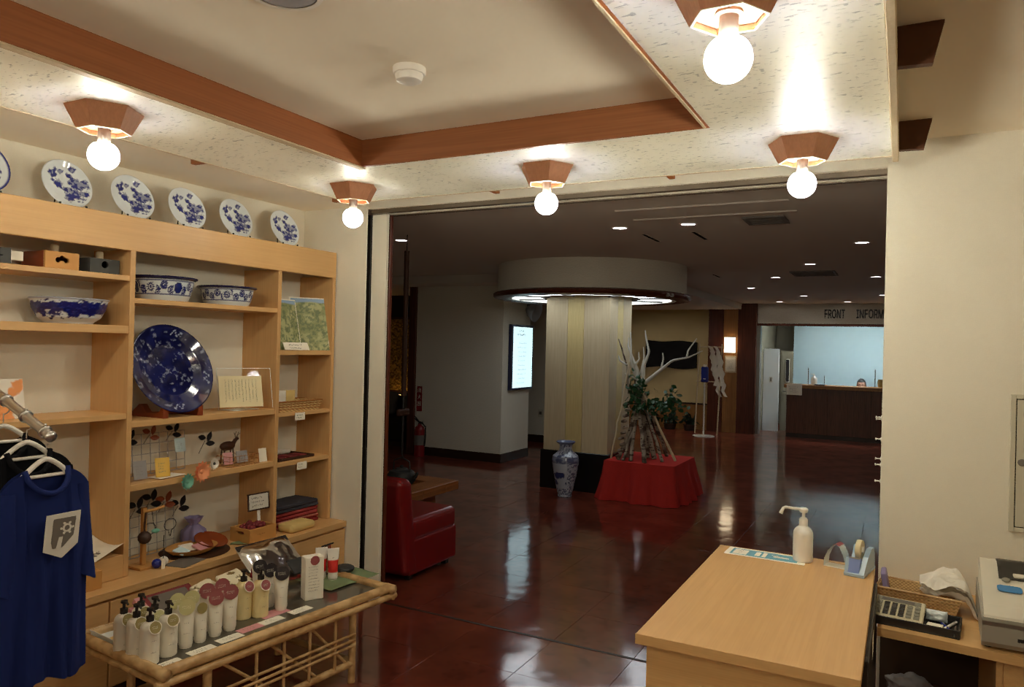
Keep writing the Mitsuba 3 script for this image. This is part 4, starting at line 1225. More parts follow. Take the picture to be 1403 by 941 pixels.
# price cards along the front edge
for i, (x, y, lab, m_) in enumerate(((-2.408, 1.876, 'white price card in front of the pump bottles at the table corner', 'paper'), (-2.403, 2.026, 'white price card in front of the lime-tagged tube', 'paper'), (-2.405, 2.165, 'white price card in front of the left dark red tagged tube', 'paper'), (-2.415, 2.281, 'pale pink printed card lying between the price cards', 'pink'), (-2.405, 2.392, 'white price card in front of the cream pump bottles', 'paper'), (-2.39, 2.55, 'white price card in front of the white book-like box', 'paper'))):
    t = Thing('price_card', lab, 'price card', 'price cards on the bamboo table')
    pc = M((x, y, HG + .0012), UA, WA)
    c_ = t.add('card', tr(bx(-.055, .055, -.025, .025, -.001, .0003, .0002), pc), m_); t.add('lettering', under=c_, m='key_grey', kind='stuff', mesh=tr(marks(.08, .034, 2, 6, 30 + i, z=.0006), pc))
t = Thing('pink_leaflet', 'pink leaflet lying under the black-tagged tube', 'leaflet'); t.add(None, tr(bx(-.07, .07, -.035, .035, 0, .001, .0003), M((-2.465, 2.46, HG + .0002), UA, WA)), 'pink')
# white box, red tubes, stone, cloth
wb = M((-2.46, 2.70, HG), UA * .9 + WA * -.35, WA)
t = Thing('white_box', 'tall white cosmetic box with small grey print and a pink seal', 'box')
t.add('carton', tr(bx(-.045, .045, -.03, .03, 0, .2, .002), wb), 'paper'); fm = M(wb[:3, 3] - wb[:3, 1] * .0305 + np.array([0, 0, .1]), wb[:3, 0], (0, 0, 1))
t.add('print', tr(marks(.075, .15, 9, 9, 44, z=.0005), fm), 'ink_soft', kind='stuff')
t.add('seal', tr(lathe([(0, 0), (.022, 0), (.022, .001), (0, .001)], 24), M(fm[:3, 3] + np.array([0, 0, .085]) + fm[:3, 2] * .0002, fm[:3, 0], fm[:3, 1])), 'tag_red')
rt_col = lambda v: np.where(((v[:, 2] > .045) & (v[:, 2] < .105))[:, None], cs(208, 50, 44), cs(232, 226, 216))
tbm = tube_body(.165, .024)
rt_ply = P(tbm, 'vc', True, color=rt_col(np.asarray(tbm.vertices)))
for x, y, lab in ((-2.552, 2.95, 'white tube with a red band, front one of the pair at the far table end'), (-2.612, 2.93, 'white tube with a red band, behind its twin at the far table end')):
    t = Thing('red_tube', lab, 'tube', 'red banded tubes at the far end of the bamboo table', at=(x, y, HG), rz=FACE)
    t.add('body', rt_ply); t.add('cap', tubecap_ply)
    t.add('cat_print', P(tr(marks(.026, .02, 1, 3, 7, z=0), M((.0212, 0, .122), (0, 1, 0), (-.12, 0, 1))), 'ink'), kind='stuff')
t = Thing('green_cloth', 'grey green cloth spread on the far end of the bamboo table', 'cloth')
g2 = gridmesh(np.stack(list(np.meshgrid(np.linspace(-.17, .17, 30), np.linspace(-.13, .13, 24))) + [np.zeros((24, 30))], -1)); v = np.asarray(g2.vertices); v[:, 2] = .004 + .008 * nz(v, 18, 5); g2.vertices = v
t.add(None, tr(g2, M((-2.55, 2.99, HG), UA, WA)), 'green_cloth', True)
t = Thing('black_stone', 'smooth flat black stone on the grey green cloth', 'stone')
s = trimesh.creation.icosphere(subdivisions=3, radius=1); s.apply_scale([.05, .055, .022]); s.apply_translation([-2.57, 3.06, HG + .03]); t.add(None, s, 'stone_black', True)
t = Thing('tassel_bunch', 'black and red corded tassels hanging behind the red banded tubes', 'tassel')
for i in range(6): t.add('cord', rod((-2.64 - .004 * i, 2.99 + .012 * i, HG + .01), (-2.64 - .004 * i, 2.985 + .013 * i, HG + .15), .0022, 5), 'red_paint' if i > 2 else 'ink')
t.add('stand', bx(-2.70, -2.62, 2.98, 3.06, HG, HG + .01, .002), 'black_plastic'); t.add('peg_bar', rod((-2.652, 2.975, HG + .152), (-2.652, 3.065, HG + .152), .004, 6), 'black_plastic')
# silver pouch
sv = M((-2.70, 2.785, HG + .06), (.1, 1, 0), (-.8, 0, .62))
sp_m = pouch(.32, .27, .05, 5, .9)
t = Thing('silver_pouch', 'large shiny silver foil pouch leaning at the back of the table', 'pouch')
t.add('pouch', tr(sp_m, M(sv[:3, 3] - np.array([0, 0, .045]), sv[:3, 0], -sv[:3, 2])), 'silver_foil', True)
t.add('seal_band', tr(bx(-.155, .155, .235, .268, -.006, .006, .002), M(sv[:3, 3] - np.array([0, 0, .045]) + sv[:3, 2] * .0, sv[:3, 0], sv[:3, 1])), 'ink')
t.add('beads_window', tr(rbox(.12, .09, .012, .005), M(sv[:3, 3] + sv[:3, 0] * .06 - sv[:3, 1] * .0 + sv[:3, 2] * .026, sv[:3, 0], sv[:3, 1])), 'stone_black', True)
# red lined basket with patterned packets
t = Thing('sample_basket', 'patterned cream basket of sample packets on the back of the table', 'basket', at=(-2.692, 2.40, HG + .001), rz=.1)
bm_ = open_basket(.24, .36, .075, .85); t.add('body', bm_, 'felt'); t.add('rim', tube([(.12 * a, .18 * b, .075) for a, b in ((-1, -1), (1, -1), (1, 1), (-1, 1), (-1, -1))], .009, 8, False), 'column_wood', True)
t.add('handle', tube([(-.03, .19, .075), (-.03, .2, .12), (.0, .2, .14), (.03, .2, .12), (.03, .19, .075)], .006, 8), 'red_paint', True)
for i, (dx, dy, dz, r, lab) in enumerate(((-.02, -.09, .072, .2, 'floral packet at the left in the cream basket'), (.03, .0, .085, -.3, 'white floral packet on top of the cream basket'), (-.04, .08, .07, .1, 'floral packet at the back of the cream basket'), (.05, -.12, .068, .5, 'floral packet at the front corner of the cream basket'))):
    pk_ = rbox(.11, .12, .016, .006).subdivide_to_size(.006); v = np.asarray(pk_.vertices)
    t = Thing('floral_packet', lab, 'packet', 'floral packets in the cream basket')
    f = sstep(.54, .6, nz(v, 30, 80 + i))[:, None]
    t.add(None, tr(tr(pk_, rz=r), m=rotation_matrix(.38, [0, 1, 0]), t=(-2.692 + dx, 2.40 + dy, HG + dz + .027)), 'vc', False, color=cs(226, 216, 186) * (1 - f) + cs(116, 98, 62) * f)
for i, (y, z) in enumerate(((2.14, .0), (2.16, .032))):
    t = Thing('flat_box', ('lower' if i == 0 else 'upper') + ' flat maroon and pink box behind the pump bottles', 'box')
    bm2 = M((-2.77, y, HG + .035 + z), (.05, 1, 0), (-1, .05, .5))
    t.add('carton', tr(bx(-.13, .13, -.07, .07, 0, .027, .002), bm2), 'maroon'); t.add('pink_edge', tr(bx(-.131, -.1, -.071, .071, .004, .0275, .001), bm2), 'pink')
    t.add('window', tr(bx(-.08, .1, -.055, .055, .0265, .0278, .0004), bm2), 'vent_grey')
# clear tray at the left end
ct = M((-2.777, 1.935, HG), UA, WA)
t = Thing('clear_tray', 'clear plastic tray of samples at the left end of the bamboo table', 'tray')
t.add('tray', tr(cat(bx(-.06, .12, -.13, .11, .0005, .002, 0), bx(-.062, -.06, -.13, .11, .0005, .03, 0), bx(.12, .122, -.13, .11, .0005, .03, 0), bx(-.06, .12, -.132, -.13, .0005, .03, 0), bx(-.06, .12, .11, .112, .0005, .03, 0)), ct), 'acrylic')
for i, (u, w, m_, lab) in enumerate(((.05, -.06, 'paper', 'white sachet in the clear tray'), (-.01, -.03, 'yellow_cloth', 'beige sachet in the clear tray'), (.07, .04, 'stand_wood', 'brown sachet at the back of the clear tray'))):
    t = Thing('sachet', lab, 'packet', 'sachets in the clear tray'); t.add(None, tr(rbox(.09, .06, .012, .005), ct @ M((u, w, .003 + i * .006), (1, .3 * i, 0), (-.3 * i, 1, 0))), m_, True)

# ================================================================ DESK
DX0, DX1, DY0, DY1, DZ = -.672, -.078, 2.095, 3.236, .77
t = Thing('service_desk', 'light wood service desk at the lower right with a hand sanitizer', 'desk')
t.add('worktop', bx(DX0, DX1, DY0, DY1, DZ - .028, DZ, .002), 'wood_y')
for a in ((DX0, DX1, DY0, DY0 + .012), (DX0, DX1, DY1 - .012, DY1)): t.add('edge_band', bx(a[0], a[1], a[2] - .0012, a[3] - .011 if a[2] < 2.5 else a[3] + .0012, DZ - .029, DZ + .0004, .0006), 'wood_x')
t.add('edge_band', bx(DX1 - .012, DX1 + .0012, DY0, DY1, DZ - .029, DZ + .0005, .0006), 'wood_y')
t.add('front_panel', bx(DX0 + .028, DX1 - .02, DY0 + .022, DY0 + .04, .0, DZ - .028, .001), 'wood_x')
t.add('side_panel', bx(DX0 + .028, DX0 + .046, DY0 + .04, DY1 - .02, .0, DZ - .028, .001), 'wood_y')
t.add('side_panel', bx(DX1 - .038, DX1 - .02, DY0 + .04, DY1 - .02, .0, DZ - .028, .001), 'wood_y')
t.add('back_panel', bx(DX0 + .046, DX1 - .038, DY1 - .04, DY1 - .022, .0, DZ - .028, .001), 'wood_x')

# hand sanitizer
t = Thing('sanitizer_bottle', 'white pump bottle of hand sanitizer standing on the desk', 'bottle', at=(-.335, 3.17, DZ))
t.add('body', lathe([(0, 0), (.033, 0), (.0365, .003), (.0375, .008), (.0375, .105), (.036, .118), (.030, .129), (.021, .136), (.0165, .14), (.0165, .143), (0, .143)], 36), 'white_plastic', 50)
t.add('cap', lathe([(0, .142), (.0165, .142), (.0165, .166), (.012, .172), (.006, .175), (.0055, .195), (0, .195)], 24), 'white_plastic', 40)
t.add('pump_head', lathe([(0, .192), (.014, .193), (.0165, .197), (.0165, .207), (.013, .211), (0, .212)], 24), 'white_plastic', 40)
t.add('nozzle', tube([(0, 0, .205), (-.04, -.018, .2085), (-.066, -.029, .212), (-.073, -.032, .208), (-.082, -.036, .186)], [.006, .0055, .0055, .0055, .0075], 10), 'white_plastic', True)
# notice sheet under the bottle
nm = M((-.475, 3.165, DZ + .0012), (1, -.03, 0), (.03, 1, 0))
t = Thing('notice_sheet', 'blue and white notice sheet lying under the sanitizer bottle', 'sign')
t.add('sheet', tr(bx(-.155, .155, -.058, .06, -.001, .0, 0), nm), 'paper')
t.add('blue_panel', tr(quads([(-.135, -.045, .125, .045)], .0004), nm), 'sheet_blue')
t.add('pictogram', tr(quads([(-.125, -.04, -.07, .035), (-.04, -.03, -.02, .03), (-.012, -.035, .004, .035), (.03, -.012, .09, .006), (.02, .012, .05, .018)], .0008), nm), 'paper')
t.add('lettering', tr(marks(.04, .06, 3, 4, 21, z=.0011), M(nm[:3, 3] + [-.097, 0.006, 0], nm[:3, 0], nm[:3, 1])), 'ink_soft', kind='stuff')
# folded card loop
t = Thing('card_loop', 'pale folded acrylic card stand beside the tape dispenser', 'card stand')
pts = np.array([(-.045, .0), (-.043, .03), (-.03, .062), (-.012, .084), (0, .09), (.012, .083), (.026, .055), (.036, .02), (.04, 0)])
V = np.stack([np.stack([pts[:, 0], 0 * pts[:, 0] + y, pts[:, 1]], 1) for y in (-.03, .03)], 1)
cl = M((-.205, 3.165, DZ + .0006), (1, -.25, 0), (.25, 1, 0))
t.add('loop', tr(gridmesh(V), cl), 'acrylic', True); t.add('foot', tr(bx(-.045, .04, -.03, .03, 0, .0014, 0), cl), 'paper')
t.add('red_print', tr(gridmesh(V[3:6] + [0, 0, .001]), cl), 'tag_red', True)
# tape dispenser
td = M((-.127, 3.13, DZ), (1.06, -.2, 0), (.2, 1.06, 0))
t = Thing('tape_dispenser', 'pale blue tape dispenser with a roll of tape on the desk corner', 'tape dispenser')
prof = Polygon([(-.085, 0), (.085, 0), (.085, .012), (.082, .06), (.07, .088), (.045, .088), (.03, .062), (.0, .034), (-.035, .034), (-.05, .062), (-.062, .062), (-.085, .012)])
def along(poly, x0, x1): return tr(ext(poly, x1 - x0), td @ M((x0, 0, 0), (0, 1, 0), (0, 0, 1)))
t.add('body', along(prof, -.034, -.022), 'tape_blue'); t.add('body', along(Polygon([(-.085, 0), (.085, 0), (.085, .012), (.082, .06), (.07, .086), (.03, .086), (-.02, .064), (-.06, .034), (-.085, .012)]), .016, .034), 'tape_blue')
t.add('base', tr(bx(-.036, .036, -.087, .087, 0, .014, .003), td), 'tape_blue')
t.add('front_block', along(Polygon([(-.083, .012), (-.02, .012), (-.045, .064), (-.062, .064)]), -.022, .016), 'tape_clear_blue')
t.add('cutter', tr(bx(-.022, .016, -.064, -.055, .063, .067, .0006), td), 'steel')
rl = tr(lathe([(.013, -.009), (.037, -.009), (.037, .009), (.013, .009), (.013, -.009)], 36), td @ M((-.004, .012, .082), (0, 1, 0), (0, 0, 1)))
t.add('tape_roll', rl, 'tape_roll', 40, label='cream roll of tape'); t.add('axle', tr(lathe([(0, -.015), (.012, -.015), (.012, .015), (0, .015)], 20), td @ M((-.004, .012, .082), (0, 1, 0), (0, 0, 1))), 'white_plastic', 40)

# ================================================================ SIDE COUNTER
SC = M((-.06, 3.595, .62), (1, -.115, 0), (.115, 1, 0)); SZ = .62


def scl(x0, x1, y0, y1, z0, z1, b=.001): return tr(bx(x0, x1, y0, y1, z0, z1, b), SC)


t = Thing('side_counter', 'light wood side counter against the wall holding the register', 'counter')
poly = Polygon([(-.06, 2.985), (1.5, 2.81), (1.5, 3.598), (-.06, 3.598)])
t.add('worktop', tr(ext(poly, .03), t=(0, 0, SZ - .03)), 'wood_x')
t.add('leg_panel', bx(.30, .32, 2.98, 3.59, 0, SZ - .03, .001), 'wood_y'); t.add('back_panel', bx(-.06, .30, 3.57, 3.595, 0, SZ - .03, .001), 'carpet'); t.add('cupboard', bx(.32, 1.1, 2.975, 3.59, 0, SZ - .03, .002), 'wood_y')
# rattan tray basket
t = Thing('rattan_basket', 'long pale rattan basket at the back of the side counter', 'basket', at=(.08, 3.335, SZ + .001), rz=-.13)
basket_bits(t, .29, .16, .065, .86, 'bamboo', 4)
t = Thing('lavender_folder', 'lavender plastic wallet standing in the left end of the rattan basket', 'wallet'); t.add(None, tr(rbox(.02, .1, .11, .006), m=rotation_matrix(-.18, [0, 1, 0]), t=(-.03, 3.35, SZ + .006)), 'lavender', True)
t = Thing('white_bag', 'crumpled white plastic bag hanging over the rattan basket', 'plastic bag')
u, w = np.meshgrid(np.linspace(0, 1, 40), np.linspace(0, 1, 26))
q = np.stack([u, w, 0 * u], -1).reshape(-1, 3); nn = (nz(q, 4, 91).reshape(u.shape) - .5); n2 = (nz(q, 9, 92).reshape(u.shape) - .5)
X = .08 + u * .205; Yv = 3.27 + w * .17 - .05 * u
Zv = SZ + .085 + .07 * np.sin(PI * np.clip(u * 1.0, 0, 1)) ** 1.2 * (.3 + .7 * w) - .09 * sstep(.72, 1, u) + .05 * nn + .02 * n2
Zv = np.maximum(Zv, SZ + .01)
t.add(None, cat(gridmesh(np.stack([X, Yv, Zv], -1)), gridmesh(np.stack([X, Yv, np.maximum(Zv - .02 - .04 * np.sin(PI * u) * np.sin(PI * w), SZ + .004)], -1)[:, ::-1])), 'white_cloth', True)
# black tray and calculator
def bt_(name, lab, cat_): return Thing(name, lab, cat_)
tm = M((.07, 3.1, SZ), (1, -.1, 0), (.1, 1, 0))
t = Thing('pen_tray', 'black tray with pens and slips at the front of the side counter', 'tray')
t.add('floor', tr(bx(-.13, .135, -.085, .085, .0, .006, .001), tm), 'black_plastic')
for a in ((-.13, .135, -.085, -.079), (-.13, .135, .079, .085), (-.13, -.124, -.085, .085), (.129, .135, -.085, .085)): t.add('rim', tr(bx(*a, .006, .03, .001), tm), 'black_plastic')
t = Thing('calculator', 'beige desk calculator leaning on the black pen tray', 'calculator')
km_ = M((.005, 3.10, SZ + .038), (1, -.1, -.02), (.1, 1, .26))
t.add('case', tr(bx(-.085, .085, -.07, .07, -.009, .009, .003), km_), 'calc_body')
t.add('screen', tr(bx(-.072, .072, .036, .062, .008, .0105, .001), km_), 'key_grey'); t.add('display', tr(bx(-.058, .05, .04, .058, .01, .0112, .0003), km_), 'vent_grey')
for c in range(6):
    for r in range(4):
        x = -.062 + c * .025; y = .02 - r * .022
        t.add('key', tr(bx(x - .009, x + .009, y - .008, y + .008, .008, .013, .001), km_), 'black_plastic' if c in (1, 2, 3) else 'key_grey', under=t.key + '__case')
for i, (x, y, r, m_, lab) in enumerate(((.105, .03, .4, 'white_plastic', 'white pen in the black tray'), (.09, -.01, -.3, 'device_blue', 'dark blue pen in the black tray'), (.115, -.03, .1, 'steel', 'silver pen at the right of the black tray'))):
    t = Thing('pen', lab, 'pen', 'pens in the black tray')
    c_ = np.array([.07 + x, 3.095 + y - .1 * x, SZ + .012]); d_ = np.array([math.sin(r), math.cos(r), 0]) * .06
    t.add('barrel', tube([c_ - d_, c_ - d_ * .9, c_ + d_ * .8], [.002, .005, .005], 8), m_, True); t.add('clip', tube([c_ + d_ * .75 + [0, 0, .006], c_ + d_ * .3 + [0, 0, .006]], .0012, 5), 'chrome', True)
t = Thing('paper_slip', 'small white slip of paper between calculator and pens', 'paper'); t.add(None, tr(bx(-.025, .025, -.03, .03, 0, .012, .001), M((.12, 3.055, SZ + .007), (1, -.2, 0), (.2, 1, 0))), 'paper')
t = Thing('cable_tie_bag', 'small clear bag of clips at the back of the black tray', 'bag'); t.add(None, tr(pouch(.07, .04, .03, 3, .5), M((.13, 3.145, SZ + .008), (1, -.1, 0), (.1, 1, 0))), 'acrylic', True)
# register / printer
pr_ = Polygon([(0, 0), (.4, 0), (.4, .085), (.36, .125), (.22, .185), (.07, .20), (.0, .19)])
rm = M((.285, 3.44, SZ), (0.06, -1, 0), (0, 0, 1))     # profile: x towards the viewer, y up, depth along +x
t = Thing('register', 'grey desktop register with a blue oval label, cut by the right edge', 'cash register')
RB = lambda x0, x1, y0, y1, z0, z1, b=.004: bx(x0, x1, y0, y1, z0, z1, b)
low = [(0, .012), (.5, .012), (.515, .05), (.51, .11), (0, .11)]
def regprof(pts, z0, z1, b=.0):
    m_ = ext(Polygon(pts), z1 - z0); v = np.asarray(m_.vertices); m_.vertices = np.stack([.275 + v[:, 2] + z0 - .02 * (v[:, 0] / .5), 3.46 - v[:, 0], SZ + v[:, 1]], 1); m_.invert(); return m_
t.add('lower_case', regprof([(.0, .012), (.50, .012), (.515, .03), (.515, .085), (.505, .098), (0, .11)], 0, .42), 'printer_grey')
t.add('upper_case', regprof([(.02, .108), (.495, .1), (.49, .112), (.44, .135), (.16, .205), (.12, .212), (.04, .20), (.02, .17)], .006, .414), 'printer_light')
t.add('paper_well', regprof([(.06, .2085), (.12, .216), (.17, .2065), (.26, .1845), (.25, .179), (.15, .2)], .06, .4), 'black_plastic')
t.add('blue_label', tr(ext(sbox(-.02, -.01, .03, .01).buffer(.012, 8), .0015), M((.345, 3.13, SZ + .1668), (1, 0, 0), (0, .97, .243))), 'label_blue')
t.add('button', tr(lathe([(0, 0), (.013, 0), (.013, .004), (.011, .006), (0, .006)], 20), M((.345, 3.19, SZ + .181), (1, 0, 0), (0, .97, .243))), 'key_grey', 40)
t.add('paper_guide', tr(bx(-.05, .05, -.012, .012, 0, .008, .002), M((.42, 3.225, SZ + .189), (1, 0, 0), (0, .97, .243))), 'printer_light')
t.add('seam_strip', regprof([(.49, .093), (.518, .088), (.518, .1), (.49, .105)], .0, .42), 'steel')
t.add('drawer_slot', regprof([(.51, .045), (.5165, .045), (.5165, .056), (.51, .056)], .1, .4), 'black_plastic')
for a, b in ((.02, .05), (.02, .46), (.38, .05), (.38, .46)): t.add('foot', tr(lathe([(0, 0), (.014, 0), (.014, .013), (0, .013)], 14), t=(.275 + a - .02 * b / .5, 3.46 - b, SZ)), 'black_plastic')
# things under the side counter
t = Thing('floor_mat', 'dark brown carpet mat under the side counter', 'mat'); t.add(None, bx(.04, .29, 2.4, 3.5, .0002, .012, .003), 'carpet')
t = Thing('desk_box', 'black box with a white label hung on the desk side above the floor', 'box'); t.add('case', bx(-.0975, -.066, 2.35, 3.18, .25, .725, .004), 'black_plastic'); t.add('label', bx(-.0662, -.0652, 2.66, 2.74, .62, .69, .0004), 'paper')
t = Thing('dark_carton', 'dark carton standing at the back under the side counter', 'box'); t.add(None, bx(-.03, .2, 3.3, 3.56, .0, .24, .003), 'brown_dark')
t = Thing('grey_bundle', 'crumpled grey cloth bundle lying on the dark carton', 'cloth'); q = trimesh.creation.icosphere(subdivisions=4, radius=1); q.vertices *= 1 + .7 * (nz(q.vertices, 2.2, 4)[:, None] - .5); q.apply_scale([.085, .06, .05]); q.apply_translation([.06, 3.38, .275]); t.add(None, q, 'soft_grey', True)
t = Thing('cable_coil', 'grey cable lying on the mat under the side counter', 'cable'); t.add(None, tube([(.06, 2.52, .03), (.1, 2.6, .025), (.16, 2.62, .022), (.22, 2.55, .022), (.27, 2.45, .02)], .012, 8), 'soft_grey', True)

# access box on the right wall
t = Thing('wall_cabinet', 'grey beige metal cabinet set in the right wall, cut by the picture edge', 'cabinet')
for a in ((.392, .41, .90, 1.452), (.76, .778, .90, 1.452)): t.add('frame', bx(a[0], a[1], 3.586, 3.6, a[2], a[3], .002), 'box_metal')
for a in ((.41, .76, .90, .918), (.41, .76, 1.434, 1.452)): t.add('frame', bx(a[0], a[1], 3.586, 3.6, a[2], a[3], .002), 'box_metal')
t.add('gap', bx(.41, .76, 3.596, 3.6, .918, 1.434, 0), 'black_plastic'); t.add('door', bx(.4135, .7565, 3.588, 3.5965, .9215, 1.4305, .002), 'box_metal')
t.add('lock', tr(lathe([(0, 0), (.014, 0), (.014, .004), (.011, .007), (0, .007)], 24), M((.432, 3.588, 1.18), (1, 0, 0), (0, 0, 1))), 'vent_grey', 40)
for i, z in enumerate((1.325, 1.315, 1.23, 1.141, 1.119, 1.043)):
    t = Thing('wall_hook', ['white hook on the wall edge, topmost', 'white hook on the wall edge, just below the topmost', 'white hook on the wall edge with a round knob', 'white hook on the wall edge, fourth from the top', 'white hook on the wall edge, second from the bottom', 'white hook on the wall edge, lowest'][i], 'hook', 'white hooks on the edge of the right wall')
    t.add(None, cat(tr(lathe([(0, 0), (.009, 0), (.009, .003), (.003, .004), (.003, .018), (.006, .02), (.006, .024), (0, .025)], 12), M((-.073, 3.62 + .03 * (i % 2), z), (0, 0, 1), (0, 1, 0)))), 'white_plastic', 40)

# ================================================================ LOBBY
# walls
BX, BY = -4.80, 8.87
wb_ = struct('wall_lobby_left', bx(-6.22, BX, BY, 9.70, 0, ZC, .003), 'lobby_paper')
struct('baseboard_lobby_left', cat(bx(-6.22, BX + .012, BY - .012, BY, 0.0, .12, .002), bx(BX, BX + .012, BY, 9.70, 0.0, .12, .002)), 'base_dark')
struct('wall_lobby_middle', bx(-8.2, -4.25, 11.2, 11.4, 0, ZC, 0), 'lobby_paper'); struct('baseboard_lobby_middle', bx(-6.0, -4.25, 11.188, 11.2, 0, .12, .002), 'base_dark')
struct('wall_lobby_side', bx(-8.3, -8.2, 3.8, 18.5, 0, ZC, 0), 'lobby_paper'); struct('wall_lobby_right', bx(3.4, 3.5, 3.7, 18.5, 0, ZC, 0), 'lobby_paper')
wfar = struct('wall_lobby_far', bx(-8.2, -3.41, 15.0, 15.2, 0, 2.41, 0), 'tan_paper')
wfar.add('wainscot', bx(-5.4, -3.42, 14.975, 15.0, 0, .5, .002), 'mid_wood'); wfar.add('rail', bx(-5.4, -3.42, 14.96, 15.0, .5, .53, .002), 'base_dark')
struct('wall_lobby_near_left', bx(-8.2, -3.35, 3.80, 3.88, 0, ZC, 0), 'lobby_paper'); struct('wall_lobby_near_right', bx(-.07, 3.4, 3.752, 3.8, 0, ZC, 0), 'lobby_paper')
# downlights
dl_ring = P(lathe([(.052, -.004), (.066, -.004), (.068, 0), (.05, 0), (.052, -.004)], 32), 'white_plastic', 40)
dl_disc = P(tr(lathe([(0, -.001), (.051, -.001)], 28), m=rotation_matrix(PI, [1, 0, 0])), 'lamp_white')
dd = lathe([(0, 0), (.051, 0)], 28); dd.invert()
if np.asarray(dd.face_normals)[:, 2].mean() > 0: dd.invert()
DLS = [(-1.935, 5.41, 'left one of the two round ceiling lights nearest the doorway'), (-1.408, 5.41, 'right one of the two round ceiling lights nearest the doorway'), (-.313, 6.77, 'round ceiling light nearest the right wall edge, upper'), (-.866, 8.26, 'round ceiling light just above the square ceiling vent'), (-1.405, 9.65, 'round ceiling light left of the square ceiling vent, nearer'),
       (-1.97, 11.2, 'round ceiling light left of the square ceiling vent, farther'), (-.296, 9.82, 'round ceiling light at the right wall edge, lower'), (-1.436, 12.86, 'round ceiling light between the vent and the front sign'), (-2.02, 14.4, 'round ceiling light close before the front sign wall, left'), (-.874, 14.4, 'round ceiling light close before the front sign wall, right'), (-.28, 12.9, 'round ceiling light cut by the right wall edge before the front'), (-4.0, 5.43, 'round ceiling light over the sunken hearth'), (-4.35, 13.3, 'round ceiling light over the black wall panel, behind the canopy')]
DLP = P(tr(dd, t=(0, 0, -.0015)), 'lamp_white')
for i, (x, y, lab) in enumerate(DLS):
    t = Thing('downlight', lab, 'ceiling light', 'round downlights of the lobby', at=(x, y, ZC if y < 13 or x > -2.7 else 2.41))
    t.add('ring', dl_ring); t.add('lens', DLP, label='glowing white lens', emitter=emit([c * (9 if x < -4.3 else 1) for c in DOWN], .5))
# ceiling vents and slots
def vent(x0, x1, y0, y1, lab):
    t = Thing('ceiling_vent', lab, 'ceiling vent'); z = ZC
    t.add('plate', bx(x0 + .02, x1 - .02, y0 + .02, y1 - .02, z - .004, z, 0), 'black_plastic')
    for a in ((x0, x1, y0, y0 + .03), (x0, x1, y1 - .03, y1), (x0, x0 + .03, y0 + .03, y1 - .03), (x1 - .03, x1, y0 + .03, y1 - .03)): t.add('frame', bx(*a, z - .012, z, .002), 'vent_grey')
    for y in np.arange(y0 + .05, y1 - .04, .045): t.add('slat', bx(x0 + .03, x1 - .03, y, y + .018, z - .01, z - .004, .001), 'vent_grey')
vent(-1.0, -.72, 5.25, 5.55, 'dark louvred ceiling vent nearest the doorway'); vent(-1.16, -.68, 8.95, 9.5, 'square framed ceiling vent among the far downlights')
for i, (x, y, w, l, lab) in enumerate(((-1.865, 6.0, .03, .42, 'left one of two thin dark slots in the lobby ceiling'), (-1.463, 6.0, .03, .42, 'right one of two thin dark slots in the lobby ceiling'), (-2.05, 9.3, .03, .4, 'thin dark slot in the ceiling right of the round canopy'), (-1.3, 7.9, .03, .0, ''))):
    if not lab: continue
    t = Thing('ceiling_slot', lab, 'air slot'); t.add('frame', cat(bx(x - w / 2 - .008, x - w / 2, y - l / 2, y + l / 2, ZC - .003, ZC, 0), bx(x + w / 2, x + w / 2 + .008, y - l / 2, y + l / 2, ZC - .003, ZC, 0)), 'lobby_ceiling'); t.add('slot', bx(x - w / 2, x + w / 2, y - l / 2, y + l / 2, ZC - .002, ZC, 0), 'black_matte')
for y, lab in ((4.7, 'nearer one of two pale rails under the lobby ceiling'), (5.08, 'farther one of two pale rails under the lobby ceiling')):
    t = Thing('ceiling_rail', lab, 'ceiling rail'); t.add(None, bx(-1.72, -.62, y, y + .018, ZC - .012, ZC, .002), 'lobby_ceiling')
# column with panels
CX0, CX1, CY0, CY1 = -3.60, -2.83, 7.68, 8.40
t = Thing('wall_column', kind='structure')
t.add('core', bx(CX0 + .015, CX1 - .015, CY0 + .015, CY1 - .015, 0, 2.15, 0), 'base_dark')
def split(a, b): return a + (b - a) * np.array([0, .345, .60, 1.0])
for s_ in range(4):
    e = split(CX0, CX1) if s_ % 2 == 0 else split(CY0, CY1)
    for k in range(3):
        m_ = 'column_gold' if k == 1 else 'column_wood'; a, b = e[k] + .0012, e[k + 1] - .0012
        if s_ == 0: g_ = bx(a, b, CY0, CY0 + .015, .43, 2.2, .001)
        elif s_ == 2: g_ = bx(a, b, CY1 - .015, CY1, .43, 2.2, .001)
        elif s_ == 1: g_ = bx(CX1 - .015, CX1, a, b, .43, 2.2, .001)
        else: g_ = bx(CX0, CX0 + .015, a, b, .43, 2.2, .001)
        t.add('panel', g_, m_)
t.add('plinth', bx(CX0 - .025, CX1 + .025, CY0 - .025, CY1 + .025, 0, .43, .003), 'plinth_black')
